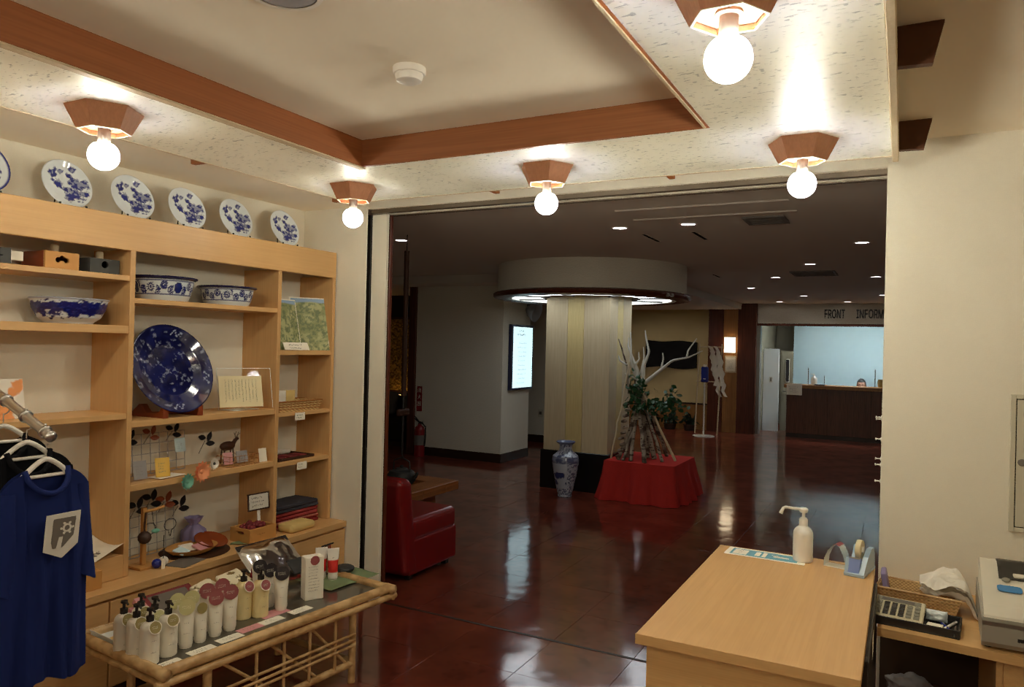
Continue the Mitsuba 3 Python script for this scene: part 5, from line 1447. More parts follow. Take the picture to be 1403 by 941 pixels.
# round canopy
cx, cy, rc = -3.21, 8.05, 1.13
t = Thing('ceiling_canopy', kind='structure')
def lz(pr, n=72): return tr(lathe(pr, n), t=(cx, cy, 0))
t.add('drum', lz([(1.08, 2.21), (1.08, ZC - .001)], 96), 'lobby_paper', True)
t.add('rim', lz([(.97, 2.14), (1.07, 2.138), (1.12, 2.148), (1.135, 2.17), (1.13, 2.192), (1.11, 2.204), (1.07, 2.208), (.97, 2.208)], 96), 'dark_wood', 40)
t.add('inner_ring', lz([(.971, 2.205), (.971, 2.143), (.92, 2.146), (.92, 2.205)], 96), 'white_plastic', 40)
t.add('soffit', lz([(0.2, 2.212), (.98, 2.212)], 64), 'white_plastic')
n = 8
for k in range(n):
    a0, a1 = 2 * PI * k / n + .02, 2 * PI * (k + 1) / n - .02
    ths = np.linspace(a0, a1, 14)
    V = np.array([[(cx + r * math.cos(a), cy + r * math.sin(a), 2.165) for a in ths] for r in (.58, .915)])
    pm_ = gridmesh(V)
    if np.asarray(pm_.face_normals)[:, 2].mean() > 0: pm_.invert()
    t.add('light_panel', pm_, 'lamp_white', emitter=emit(CANOPY, .6))
    a = 2 * PI * k / n
    t.add('divider', tr(bx(.5, .925, -.012, .012, 2.15, 2.18, .001), m=rotation_matrix(a, [0, 0, 1]), t=(cx, cy, 0)), 'vent_grey')
for a in (-.42, -.36):
    t.add('rim_cap', tr(lathe([(0, 0), (.02, 0), (.02, .02), (0, .025)], 12), M((cx + 1.13 * math.cos(a), cy + 1.13 * math.sin(a), 2.165), (-math.sin(a), math.cos(a), 0), (0, 0, 1))), 'chrome', 40)

# red cloth table with birch arrangement
RX0, RX1, RY0, RY1, RZ = -2.785, -2.03, 7.47, 8.30, .405
t = Thing('red_cloth', 'red felt cloth draped to the floor under the birch branches', 'cloth')
def loop(off, wav, z, n=160):
    pts = []
    per = [(RX0, RY0), (RX1, RY0), (RX1, RY1), (RX0, RY1)]
    P_ = Polygon(per).buffer(max(off, .001), 8)
    c = P_.exterior
    # start from a fixed direction so that the loops line up
    ang = np.linspace(0, 2 * PI, n, endpoint=False); mx, my = (RX0 + RX1) / 2, (RY0 + RY1) / 2
    out = []
    from shapely.geometry import LineString
    for i, a in enumerate(ang):
        l = LineString([(mx, my), (mx + 3 * math.cos(a), my + 3 * math.sin(a))]).intersection(c)
        q = np.array(l.coords[0]) if l.geom_type == 'Point' else np.array(list(l.geoms)[0].coords[0])
        s_ = wav * (math.sin(11 * a) * .6 + math.sin(23 * a + 1) * .4 + .5 * math.sin(5 * a + 2))
        d = q - [mx, my]; d /= np.linalg.norm(d); q = q + d * s_
        if q[1] > 7.6: q[0] = max(q[0], -2.798)
        out.append((*q, z))
    return np.array(out)
mx, my = (RX0 + RX1) / 2, (RY0 + RY1) / 2
rings = [np.repeat([[mx, my, RZ]], 160, 0), loop(.001, 0, RZ) * [1, 1, 1]] + [loop(.004 + .095 * f ** 1.2, .045 * f, RZ - .008 - (RZ - .012) * f + (0.0)) for f in np.linspace(0.02, 1, 10)]
t.add(None, gridmesh(np.array(rings)[:, ::-1], True), 'felt', 50)
ba = Thing('birch_arrangement', 'pile of birch logs and branches with ivy on the red cloth', 'branch arrangement')
g = np.random.default_rng(12)
AP = np.array([-2.55, 7.93, 1.12])
def wob(a, b, n, amp):
    a, b = np.array(a, float), np.array(b, float); s_ = np.linspace(0, 1, n)[:, None]
    return a + (b - a) * s_ + g.normal(0, amp, (n, 3)) * np.sin(PI * s_)
bases = [(a_, b_, c_ * .82, d_) for a_, b_, c_, d_ in [(-2.755, 7.60, .013, 1.75), (-2.66, 7.56, .026, 1.05), (-2.60, 7.54, .022, 1.0), (-2.52, 7.55, .026, 1.1), (-2.36, 7.52, .03, 1.15), (-2.12, 7.85, .018, 1.12), (-2.70, 8.1, .028, 1.2), (-2.3, 8.15, .026, 1.1), (-2.55, 8.2, .03, 1.2), (-2.22, 7.7, .022, .95), (-2.45, 7.9, .045, 1.2), (-2.65, 7.8, .03, 1.1), (-2.35, 7.85, .035, 1.0)]]
for i, (x, y, r, h) in enumerate(bases):
    top = AP + [g.uniform(-.05, .05), g.uniform(-.05, .05), h - 1.12 + g.uniform(0, .08)]
    if i == 0: top = np.array([-2.62, 7.75, 1.45])
    ba.add('log', tube(wob((x, y, RZ + .004), top, 9, .006), np.linspace(r, r * .75, 9), 9), 'birch' if i != 5 and i != 0 else 'column_wood', True)
for i in range(10):
    z = .45 + .06 * i
    ba.add('chip', tr(bx(-.03, .03, -.012, .012, -.02, .02, .004), M((-2.66 + .012 * (i % 3) + .02 * i / 10, 7.565 + .02 * i, z), (1, g.uniform(-.5, .5), .4), (0, .3, 1))), 'birch')
BR = [[(-2.58, 7.9, 1.15), (-2.57, 7.88, 1.35), (-2.63, 7.86, 1.5), (-2.68, 7.86, 1.62), (-2.675, 7.86, 1.72)], [(-2.6, 7.9, 1.3), (-2.64, 7.85, 1.45), (-2.64, 7.84, 1.6), (-2.65, 7.84, 1.78)], [(-2.52, 7.9, 1.2), (-2.50, 7.88, 1.42), (-2.44, 7.86, 1.56), (-2.48, 7.86, 1.72), (-2.49, 7.86, 1.80)],
      [(-2.5, 7.9, 1.22), (-2.3, 7.86, 1.38), (-2.18, 7.85, 1.48), (-2.0, 7.84, 1.52), (-1.86, 7.84, 1.59)], [(-2.30, 7.86, 1.40), (-2.28, 7.86, 1.50), (-2.29, 7.86, 1.56)], [(-2.02, 7.84, 1.525), (-2.01, 7.84, 1.59), (-1.92, 7.84, 1.72)], [(-2.64, 7.8, 1.1), (-2.66, 7.78, 1.4), (-2.72, 7.76, 1.6), (-2.76, 7.76, 1.7)],
      [(-2.55, 7.9, 1.3), (-2.5, 7.88, 1.5), (-2.51, 7.87, 1.62)], [(-2.56, 7.88, 1.25), (-2.64, 7.84, 1.3), (-2.7, 7.82, 1.32)], [(-2.60, 7.86, 1.42), (-2.55, 7.86, 1.48), (-2.56, 7.86, 1.56)], [(-2.66, 7.78, 1.42), (-2.74, 7.77, 1.46), (-2.76, 7.77, 1.52)]]
for i, b in enumerate(BR):
    q = np.array(b); k = len(q)
    s_ = np.linspace(0, k - 1, 4 * k); qq = np.stack([np.interp(s_, np.arange(k), q[:, j]) for j in range(3)], 1)
    ba.add('branch', tube(qq, np.linspace(.022 if i < 4 else .012, .005, len(qq)), 7), 'paper_grey' if i != 6 else 'birch', True)
lv = []
for c_, r_, k in (((-2.30, 7.8, .98), (.22, .18, .08), 120), ((-2.52, 7.75, .97), (.16, .14, .07), 60), ((-2.56, 7.82, 1.18), (.10, .09, .14), 80), ((-2.18, 7.8, 1.05), (.08, .1, .12), 40)):
    for _ in range(k):
        p_ = np.array(c_) + g.normal(0, .5, 3) * np.array(r_); d_ = g.normal(0, 1, 3); e_ = g.normal(0, 1, 3)
        lv.append(tr(leaf_shape(g.uniform(.04, .075), g.uniform(.03, .05), 5), M(p_, d_, e_)))
ba.add('ivy', cat(lv), 'leaf_green', True, kind='stuff', label='green ivy leaves')

# porcelain floor vase
vp = [(0, 0), (.075, 0), (.078, .012), (.072, .02), (.085, .06), (.115, .20), (.138, .33), (.145, .39), (.135, .435), (.095, .47), (.068, .495), (.064, .53), (.072, .555), (.098, .575), (.104, .585), (.1, .59), (.06, .545), (.05, .5), (.05, .45)]
vm = disc(vp, 110, 120)
def vase_paint(v):
    th = np.arctan2(v[:, 1], v[:, 0]); z = v[:, 2]
    p = np.stack([np.cos(th) * .13, np.sin(th) * .13, z], 1)
    n1, n2 = nz(p, 30, 7), nz(p, 55, 9)
    pan = np.abs(np.angle(np.exp(1j * (th + 1.75)))) < .75
    m = sstep(.5, .58, n2) * .8
    m = np.where(pan & (z > .09) & (z < .36), sstep(.42, .52, nz(p, 13, 3)) * ((z > .13) & (z < .27)), m)
    m = np.where((z > .365) & (z < .43), .55 + .3 * sstep(.5, .56, n1), m); m = np.where(z > .562, .7, m)
    return cs(172, 180, 198) * (1 - m[:, None]) + cs(40, 50, 100) * m[:, None]
t = Thing('floor_vase', 'tall blue and white porcelain vase on the floor before the column', 'vase', at=(-3.17, 7.33, 0)); t.add(None, vm, 'vcg', True, color=vase_paint(np.asarray(vm.vertices)))

# information display on the wall block
t = Thing('info_display', 'tall bright information screen on the wall left of the column', 'screen')
dm = M((BX + .003, 9.36, 1.435), (0, 1, 0), (0, 0, 1))
t.add('case', tr(bx(-.335, .335, -.455, .455, .0, .055, .004), dm), 'case_dark')
t.add('screen', tr(quads([(-.30, -.425, .30, .425)], .0556), dm), 'lamp_white', emitter=emit(SCREEN, 1.0), label='glowing white screen')
t.add('heading', under=t.key + '__screen', mesh=tr(cat(tr(marks(.24, .045, 1, 4, 2, z=0), t=(-.03, .37, 0)), tr(marks(.42, .06, 1, 7, 3, z=0), t=(0, .315, 0))), M(dm[:3, 3] + dm[:3, 2] * .0565, dm[:3, 0], dm[:3, 1])), m='ink_soft', kind='stuff')
t.add('schedule', under=t.key + '__screen', mesh=tr(cat(*[tr(marks(.34, .028, 1, 10, 40 + i, z=0), t=(-.02 * (i % 2), .2 - .062 * i, 0)) for i in range(10)]), M(dm[:3, 3] + dm[:3, 2] * .0565, dm[:3, 0], dm[:3, 1])), m='soft_grey', kind='stuff')
t = Thing('wall_speaker', 'grey wall loudspeaker above the information screen', 'speaker')
t.add('horn', tr(lathe([(0, 0), (.06, 0), (.08, .05), (.14, .16), (.145, .16), (.1, .05), (.0, .03)], 28), M((BX, 9.6, 2.13), (0, 1, 0), (.35, 0, 1))), 'soft_grey', 40); t.add('bracket', bx(BX, BX + .05, 9.57, 9.63, 2.03, 2.2, .002), 'vent_grey')
t = Thing('wall_outlet', 'small beige wall outlet left of the column', 'outlet'); t.add('plate', bx(-5.36, -5.27, 11.19, 11.2, .42, .55, .002), 'box_metal'); t.add('socket', bx(-5.34, -5.29, 11.186, 11.191, .46, .51, .001), 'vent_grey')
# fire extinguisher and its sign
t = Thing('fire_extinguisher', 'red fire extinguisher standing by the dark alcove', 'fire extinguisher', at=(-6.04, 8.74, 0))
t.add('cylinder', lathe([(0, 0), (.07, 0), (.075, .008), (.075, .36), (.06, .41), (.025, .44), (.02, .46), (0, .46)], 28), 'red_paint', 40); t.add('label', lathe([(.0757, .16), (.0757, .3)], 28), 'vent_grey'); t.add('valve', cat(bx(-.015, .05, -.012, .012, .455, .49, .003), tube([(.0, 0, .47), (-.09, 0, .53)], .008, 6), tube([(.0, 0, .48), (-.09, 0, .56)], .008, 6)), 'black_plastic'); t.add('hose', tube([(.04, 0, .475), (.1, 0, .42), (.1, 0, .25), (.088, 0, .15)], .01, 8), 'black_plastic', True)
t = Thing('extinguisher_sign', 'narrow red vertical fire extinguisher sign on the lobby wall', 'sign')
t.add('plate', bx(-6.19, -6.10, BY - .006, BY, .62, .98, .001), 'red_paint')
def strokes(ss, w): return cat([tr(bx(0, math.hypot(b[0] - a[0], b[1] - a[1]), -w, w, 0, .0008, 0), M((a[0], a[1], 0), (b[0] - a[0], b[1] - a[1], 0), (-(b[1] - a[1]), b[0] - a[0], 0))) for a, b in ss])
KANJI = [[((.1, .9), (.2, .8)), ((.05, .6), (.18, .52)), ((.05, .1), (.2, .35)), ((.65, 1), (.65, .7)), ((.45, .95), (.52, .78)), ((.88, .95), (.8, .78)), ((.42, .68), (.42, 0)), ((.42, .68), (.9, .68)), ((.9, .68), (.9, 0)), ((.42, .48), (.9, .48)), ((.42, .28), (.9, .28))],
         [((.5, 1), (.48, .5)), ((.48, .5), (.08, 0)), ((.5, .5), (.95, 0)), ((.2, .75), (.28, .5)), ((.82, .78), (.68, .52))],
         [((.08, .95), (.4, .95)), ((.08, .72), (.4, .72)), ((.08, .95), (.08, .72)), ((.4, .95), (.4, .72)), ((.6, .95), (.92, .95)), ((.6, .72), (.92, .72)), ((.6, .95), (.6, .72)), ((.92, .95), (.92, .72)), ((.05, .55), (.95, .55)), ((.5, .68), (.15, .35)), ((.5, .55), (.9, .35)), ((.08, .28), (.4, .28)), ((.08, .03), (.4, .03)), ((.08, .28), (.08, .03)), ((.4, .28), (.4, .03)), ((.6, .28), (.92, .28)), ((.6, .03), (.92, .03)), ((.6, .28), (.6, .03)), ((.92, .28), (.92, .03))]]
for i, k in enumerate(KANJI): t.add('lettering', tr(strokes([((a[0] * .065, a[1] * .065), (b[0] * .065, b[1] * .065)) for a, b in k], .0028), M((-6.178, BY - .0065, .89 - i * .095), (1, 0, 0), (0, 0, 1))), 'paper')
# alcove left: post, gold wall, sofa, light strip
struct('trim_4', bx(-6.34, -6.22, 8.84, 9.0, 0, ZC, .003), 'dark_wood')
struct('wall_alcove', bx(-8.2, -6.22, 10.4, 10.5, 0, ZC, 0), 'base_dark')
t = Thing('gold_panel', 'crumpled gold leaf panel in the dark alcove', 'wall panel'); t.add('leaf_surface', bx(-7.9, -6.4, 10.38, 10.4, .78, 2.0, .002), 'gold_leaf'); t.add('frame', cat(bx(-7.95, -6.35, 10.37, 10.4, 2.0, 2.04, .002), bx(-7.95, -6.35, 10.36, 10.4, .74, .78, .002)), 'dark_wood')
t = Thing('light_strip', 'hidden warm light strip behind the dark sofa', 'lamp'); t.add('housing', bx(-7.8, -6.5, 10.2, 10.24, .70, .72, .001), 'black_plastic'); q = quads([(-7.78, 10.205, -6.52, 10.235)], .7205); t.add('tube', q, 'lamp_white', emitter=emit(GLOW, .4))
t.add('bracket', bx(-7.2, -7.16, 10.2, 10.37, .69, .70, .001), 'black_plastic')
t = Thing('dark_sofa', 'dark sofa with cushions before the gold panel', 'sofa'); t.add('seat', bx(-8.0, -6.5, 9.3, 10.1, .08, .42, .03), 'grey_sofa'); t.add('back', bx(-8.0, -6.5, 9.95, 10.15, .42, .70, .03), 'grey_sofa'); t.add('base', bx(-7.95, -6.55, 9.35, 10.1, 0, .08, .002), 'base_dark')
for i, x in enumerate((-7.5, -6.95)):
    t = Thing('cushion', ('left' if i == 0 else 'right') + ' grey cushion leaning on the dark sofa', 'cushion'); t.add(None, tr(rbox(.42, .12, .38, .055), m=rotation_matrix(-.25, [1, 0, 0]), t=(x, 9.82, .43)), 'vent_grey', True)
# sunken hearth table, kettle, hook
IX0, IX1, IY0, IY1, IZ = -4.2, -3.33, 4.69, 5.42, .44
t = Thing('hearth_table', 'low brown wooden hearth table with a square ash pit', 'table')
w = .2
for a in ((IX0, IX1, IY0, IY0 + w), (IX0, IX1, IY1 - w, IY1), (IX0, IX0 + w, IY0 + w, IY1 - w), (IX1 - w, IX1, IY0 + w, IY1 - w)): t.add('top_board', bx(*a, IZ - .075, IZ, .003), 'irori_wood')
t.add('body', bx(IX0 + .14, IX1 - .14, IY0 + .14, IY1 - .14, 0, IZ - .075, .003), 'irori_wood'); t.add('ash', bx(IX0 + w, IX1 - w, IY0 + w, IY1 - w, IZ - .075, IZ - .045, .0), 'vent_grey')
t = Thing('iron_kettle', 'black iron kettle hanging over the hearth table', 'kettle', at=(-3.74, 5.16, IZ - .045))
t.add('body', lathe([(0, 0), (.08, 0), (.12, .04), (.125, .08), (.1, .12), (.05, .135), (0, .137)], 28), 'stone_black', 40); t.add('lid', lathe([(0, .133), (.05, .135), (.045, .145), (.012, .15), (.014, .165), (0, .17)], 20), 'stone_black', 40); t.add('spout', tube([(.11, 0, .06), (.15, 0, .09), (.165, 0, .12)], [.02, .014, .01], 10), 'stone_black', True)
t.add('handle', tube([(-.085, 0, .12), (-.08, 0, .2), (0, 0, .235), (.08, 0, .2), (.085, 0, .12)], .006, 8), 'stone_black', True)
t = Thing('hearth_hook', 'long dark pot hook hanging from the ceiling over the hearth', 'pot hook')
t.add('wire', rod((-3.74, 5.16, 2.38), (-3.74, 5.16, ZC), .004, 8), 'black_plastic'); t.add('pole', bamboo_rod((-3.74, 5.16, 1.15), (-3.74, 5.16, 2.38), .021, 12, .3), 'brown_dark', True); t.add('inner_rod', rod((-3.74, 5.16, .68), (-3.74, 5.16, 1.15), .011, 10), 'black_plastic', True)
t.add('hook', tube([(-3.74, 5.16, .70), (-3.74, 5.16, .655), (-3.725, 5.16, .635), (-3.74, 5.16, .622)], .005, 8), 'black_plastic', True)
t.add('fish_lever', tr(rbox(.04, .16, .06, .018), t=(-3.74, 5.16, .98)), 'brown_dark', True)
# red lounge chair facing the hearth
t = Thing('lounge_chair', 'red vinyl lounge chair seen from behind through the doorway', 'chair')
ax0, ax1 = -3.49, -2.87; aw = ax1 - ax0
t.add('seat', tr(rbox(aw, .56, .16, .045), t=((ax0 + ax1) / 2, 4.38, .26)), 'red_vinyl', True)
t.add('skirt', tr(rbox(aw - .01, .58, .24, .02), t=((ax0 + ax1) / 2, 4.38, .04)), 'red_vinyl', True)
bk = rbox(aw, .15, .66, .05); v = np.asarray(bk.vertices); v[:, 1] -= .10 * v[:, 2] / .66; t.add('backrest', tr(bk, t=((ax0 + ax1) / 2, 4.12, .04)), 'red_vinyl', True)
t.add('piping', tube([(ax1 - .05, 4.02 - .0, .70), (ax0 + .05, 4.02, .70)], .006, 8), 'red_vinyl', True)
for a in (ax0 + .06, ax1 - .06):
    for b in (4.15, 4.6): t.add('foot', bx(a - .02, a + .02, b - .02, b + .02, 0, .05, .002), 'black_plastic')

# far wall: black banner, plants, stands
t = Thing('black_board', 'wavy-edged black panel on the far lobby wall', 'wall panel')
xs = np.linspace(-4.72, -3.66, 20); up = 1.765 + .012 * np.sin(xs * 9); lo_ = 1.22 + .02 * np.sin(xs * 7 + 1)
t.add(None, tr(ext(Polygon(list(zip(xs, lo_)) + list(zip(xs[::-1], up[::-1]))), .03), M((0, 15.0, 0), (1, 0, 0), (0, 0, 1))), 'black_matte')
g = np.random.default_rng(5)
for i, x in enumerate((-4.5, -4.1, -3.7)):
    t = Thing('potted_plant', ['left', 'middle', 'right'][i] + ' dark low plant along the far wall panelling', 'plant', at=(x, 14.7, 0))
    t.add('pot', lathe([(0, 0), (.1, 0), (.13, .12), (.12, .12), (.1, .1), (0, .1)], 20), 'dark_pot', 40)
    t.add('foliage', cat([tr(leaf_shape(g.uniform(.08, .14), .05, 5), M(np.clip(g.normal(0, .07, 3), -.12, .12) * [1, .8, .6] + [0, 0, .2], g.normal(0, 1, 3), g.normal(0, 1, 3))) for _ in range(60)]), 'leaf_dark', True, kind='stuff')
t = Thing('sanitizer_stand', 'slim white stand with a blue hand sensor on a round foot', 'stand', at=(-3.24, 13.9, 0))
t.add('foot', lathe([(0, 0), (.2, 0), (.2, .012), (.03, .02), (0, .02)], 36), 'white_plastic', 40); t.add('pole', rod((0, 0, .018), (0, 0, 1.02), .016, 12), 'white_plastic', True); t.add('device', tr(rbox(.13, .09, .29, .03), t=(0, 0, 1.0)), 'device_blue', True); t.add('cap', tr(rbox(.06, .05, .05, .015), t=(0, 0, 1.28)), 'white_plastic', True); t.add('indicator', bx(-.02, .02, -.048, -.044, 1.06, 1.075, .001), 'lamp_white')
t = Thing('streamer_rack', 'tall frame hung with white paper streamers behind the stand', 'rack')
for x, y in ((-3.50, 14.3), (-3.08, 14.3)): t.add('pole', rod((x, y, 0), (x + .06, y, 1.72), .014, 8), 'column_wood', True)
t.add('crossbar', rod((-3.46, 14.3, 1.66), (-2.98, 14.3, 1.66), .012, 8), 'column_wood', True); t.add('crossbar', rod((-3.5, 14.3, 1.0), (-3.02, 14.3, 1.0), .012, 8), 'column_wood', True)
for i in range(12):
    x = -3.22 + .035 * (i % 6) + g.uniform(-.01, .01); y = 14.26 - .03 * (i // 6); z = 1.68 - .09 * (i % 3)
    q = [(x + (.03 if k % 2 else -.02) + .012 * k, y + .01 * k, z - .11 * k) for k in range(6 + i % 3)]
    V = np.array([[(a - .03, b, c), (a + .03, b + .01, c - .01)] for a, b, c in q]); t.add('streamer', gridmesh(V), 'paper')
# wood pilaster with sconce and sign
t = Thing('wall_pilaster', kind='structure')
for x0, x1, m_, y, zt in ((-3.41, -3.12, 'dark_wood', 14.86, 2.409), (-3.118, -2.842, 'mid_wood', 14.87, 2.409), (-2.84, -2.50, 'dark_wood', 14.84, ZC)): t.add('board', bx(x0, x1, y, 15.15, 0, zt, .002), m_)
t = Thing('wall_sconce', 'glowing square wall lamp on the wood pilaster', 'lamp'); t.add('back_plate', bx(-3.07, -2.89, 14.855, 14.87, 1.55, 1.87, .002), 'steel')
sc_ = cat(bx(-3.08, -2.88, 14.75, 14.855, 1.56, 1.86, .004)); t.add('shade', sc_, 'lamp_white', emitter=emit(SCONCE, .6), label='glowing paper shade')
t = Thing('framed_notice', 'framed white notice below the wall lamp', 'sign'); t.add('frame', bx(-3.08, -2.86, 14.858, 14.87, 1.17, 1.50, .003), 'column_wood'); t.add('sheet', bx(-3.06, -2.88, 14.855, 14.858, 1.2, 1.47, 0), 'paper'); t.add('print', tr(marks(.16, .22, 6, 8, 6, z=.0), M((-2.97, 14.8545, 1.33), (1, 0, 0), (0, 0, 1))), 'ink_soft', kind='stuff')
# front desk opening
wfs = struct('wall_front_desk', bx(-2.50, 3.4, 15.0, 15.15, 2.14, 2.6, .002), 'lobby_paper')
t = Thing('trim_5', kind='structure'); t.add('head', bx(-2.5, 3.4, 14.96, 15.16, 2.10, 2.14, .002), 'dark_wood'); t.add('jamb', bx(-2.50, -2.44, 14.95, 15.16, 0, 2.10, .002), 'steel')
t = Thing('front_sign', 'black letters FRONT INFORMATION on the wall above the front desk', 'sign')
m1 = text('FRONT', .155, .012, True, False); m2 = text('INFORMATION', .155, .012, True, False)
def fit(m_, x0, x1, z): b = m_.bounds; m_ = m_.copy(); m_.apply_translation([-b[0][0], -b[0][1], 0]); m_.apply_scale([(x1 - x0) / (b[1][0] - b[0][0]), 1, 1]); return tr(m_, M((x0, 14.999, z), (1, 0, 0), (0, 0, 1)))
t.add('lettering', fit(m1, -1.30, -.95, 2.245), 'black_plastic'); t.add('lettering', fit(m2, -.76, .06, 2.245), 'black_plastic')
# office behind
struct('wall_office_back', bx(-2.06, 3.4, 16.9, 17.0, 0, 2.55, 0), 'blue_tint'); struct('wall_office_left', bx(-2.6, -2.5, 15.15, 17.6, 0, 2.6, 0), 'grey_door')
struct('wall_office_rear', bx(-2.6, -2.0, 17.5, 17.6, 0, 2.6, 0), 'grey_door'); struct('ceiling_office', bx(-2.6, 3.4, 15.16, 17.6, 2.55, 2.6, 0), 'office_white')
struct('wall_office_half', bx(-2.49, -2.19, 15.74, 15.80, 0, 1.66, .003), 'office_white')
t = Thing('light_switch', 'small grey switch on the white half-height wall by the front desk', 'switch'); t.add('plate', bx(-2.37, -2.31, 15.732, 15.74, .98, 1.09, .002), 'paper_grey'); t.add('rocker', bx(-2.355, -2.325, 15.728, 15.733, 1.0, 1.07, .001), 'vent_grey')
t = Thing('door_2', kind='structure'); t.add('leaf', bx(-2.19, -1.96, 16.0, 16.04, 0, 1.62, .002), 'grey_door'); t.add('vision_frame', under='door_2__leaf', m='paper_grey', mesh=bx(-2.10, -2.02, 15.985, 16.0, .98, 1.46, .002)); t.add('vision_glass', under='door_2__leaf', m='black_plastic', mesh=bx(-2.088, -2.03, 15.98, 15.987, 1.0, 1.44, 0)); t.add('handle', under='door_2__leaf', m='steel', smooth=True, mesh=cat(rod((-2.15, 15.99, .80), (-2.15, 15.96, .80), .01, 8), rod((-2.15, 15.96, .80), (-2.06, 15.96, .80), .01, 8)))
t = Thing('office_light', 'bright ceiling light panel inside the front office', 'ceiling light'); t.add('tray', bx(-1.9, 1.7, 15.22, 15.62, 2.53, 2.55, .002), 'white_plastic'); q = quads([(-1.88, 15.24, 1.68, 15.60)], 2.529); q.invert(); t.add('diffuser', q, 'lamp_white', emitter=emit(OFFICE, 1.0))
# counter
t = Thing('front_counter', 'dark wooden front desk counter with a lighter worktop', 'counter')
t.add('worktop', bx(-1.96, 3.3, 14.78, 15.25, .955, .995, .004), 'mid_wood'); t.add('edge', bx(-1.96, 3.3, 14.775, 14.80, .93, .955, .002), 'mid_wood')
for x in np.arange(-1.92, 3.2, .72): t.add('front_panel', bx(x, min(x + .715, 3.28), 14.86, 14.88, .08, .93, .002), 'dark_wood')
t.add('body', bx(-1.92, 3.28, 14.88, 15.10, 0, .955, 0), 'base_dark'); t.add('inner_ledge', bx(-1.92, 3.28, 15.10, 15.82, .585, .62, .002), 'mid_wood'); t.add('kick', bx(-1.9, 3.28, 14.90, 14.92, 0, .08, 0), 'black_plastic')
t = Thing('counter_notice', 'white paper notice hanging on the left end of the front counter', 'sign'); t.add('sheet', bx(-1.91, -1.64, 14.769, 14.773, .80, 1.01, .0005), 'paper'); t.add('print', tr(marks(.22, .16, 4, 8, 17, z=0), M((-1.775, 14.7685, .905), (1, 0, 0), (0, 0, 1))), 'ink_soft', kind='stuff')
for i, (x0, x1, lab) in enumerate(((-1.55, -1.28, 'clear acrylic shield at the left of the front counter'), (-.42, -.1, 'clear acrylic shield at the right of the front counter'))):
    t = Thing('acrylic_shield', lab, 'shield'); t.add('sheet', tr(quads([(x0, .995, x1, 1.32)], 0), M((0, 14.98, 0), (1, 0, 0), (0, 0, 1))), 'clear'); t.add('post', bx(x0 - .012, x0, 14.97, 14.99, .995, 1.32, .002), 'vent_grey'); t.add('post', bx(x1, x1 + .008, 14.97, 14.99, .995, 1.18, .001), 'vent_grey')
t = Thing('counter_bottle', 'white pump bottle behind the left acrylic shield', 'bottle', at=(-1.46, 15.05, .995)); t.add('body', lathe([(0, 0), (.05, 0), (.055, .01), (.055, .12), (.03, .15), (.02, .16), (0, .16)], 24), 'white_plastic', 40); t.add('pump', cat(lathe([(0, .158), (.02, .158), (.02, .18), (.006, .185), (.006, .2), (0, .2)], 16), tube([(0, 0, .2), (-.06, 0, .2)], .008, 6)), 'white_plastic')
t = Thing('counter_tray', 'small dark tray beside the counter bottle', 'tray'); t.add(None, bx(-1.44, -1.26, 14.84, 14.96, .9955, 1.012, .003), 'black_plastic')
t = Thing('counter_vase', 'small olive pot at the right end of the front counter', 'pot', at=(-.33, 15.15, .995)); t.add(None, lathe([(0, 0), (.05, 0), (.06, .06), (.055, .14), (.05, .14), (.05, .05), (0, .02)], 24), 'tag_olive', 40)
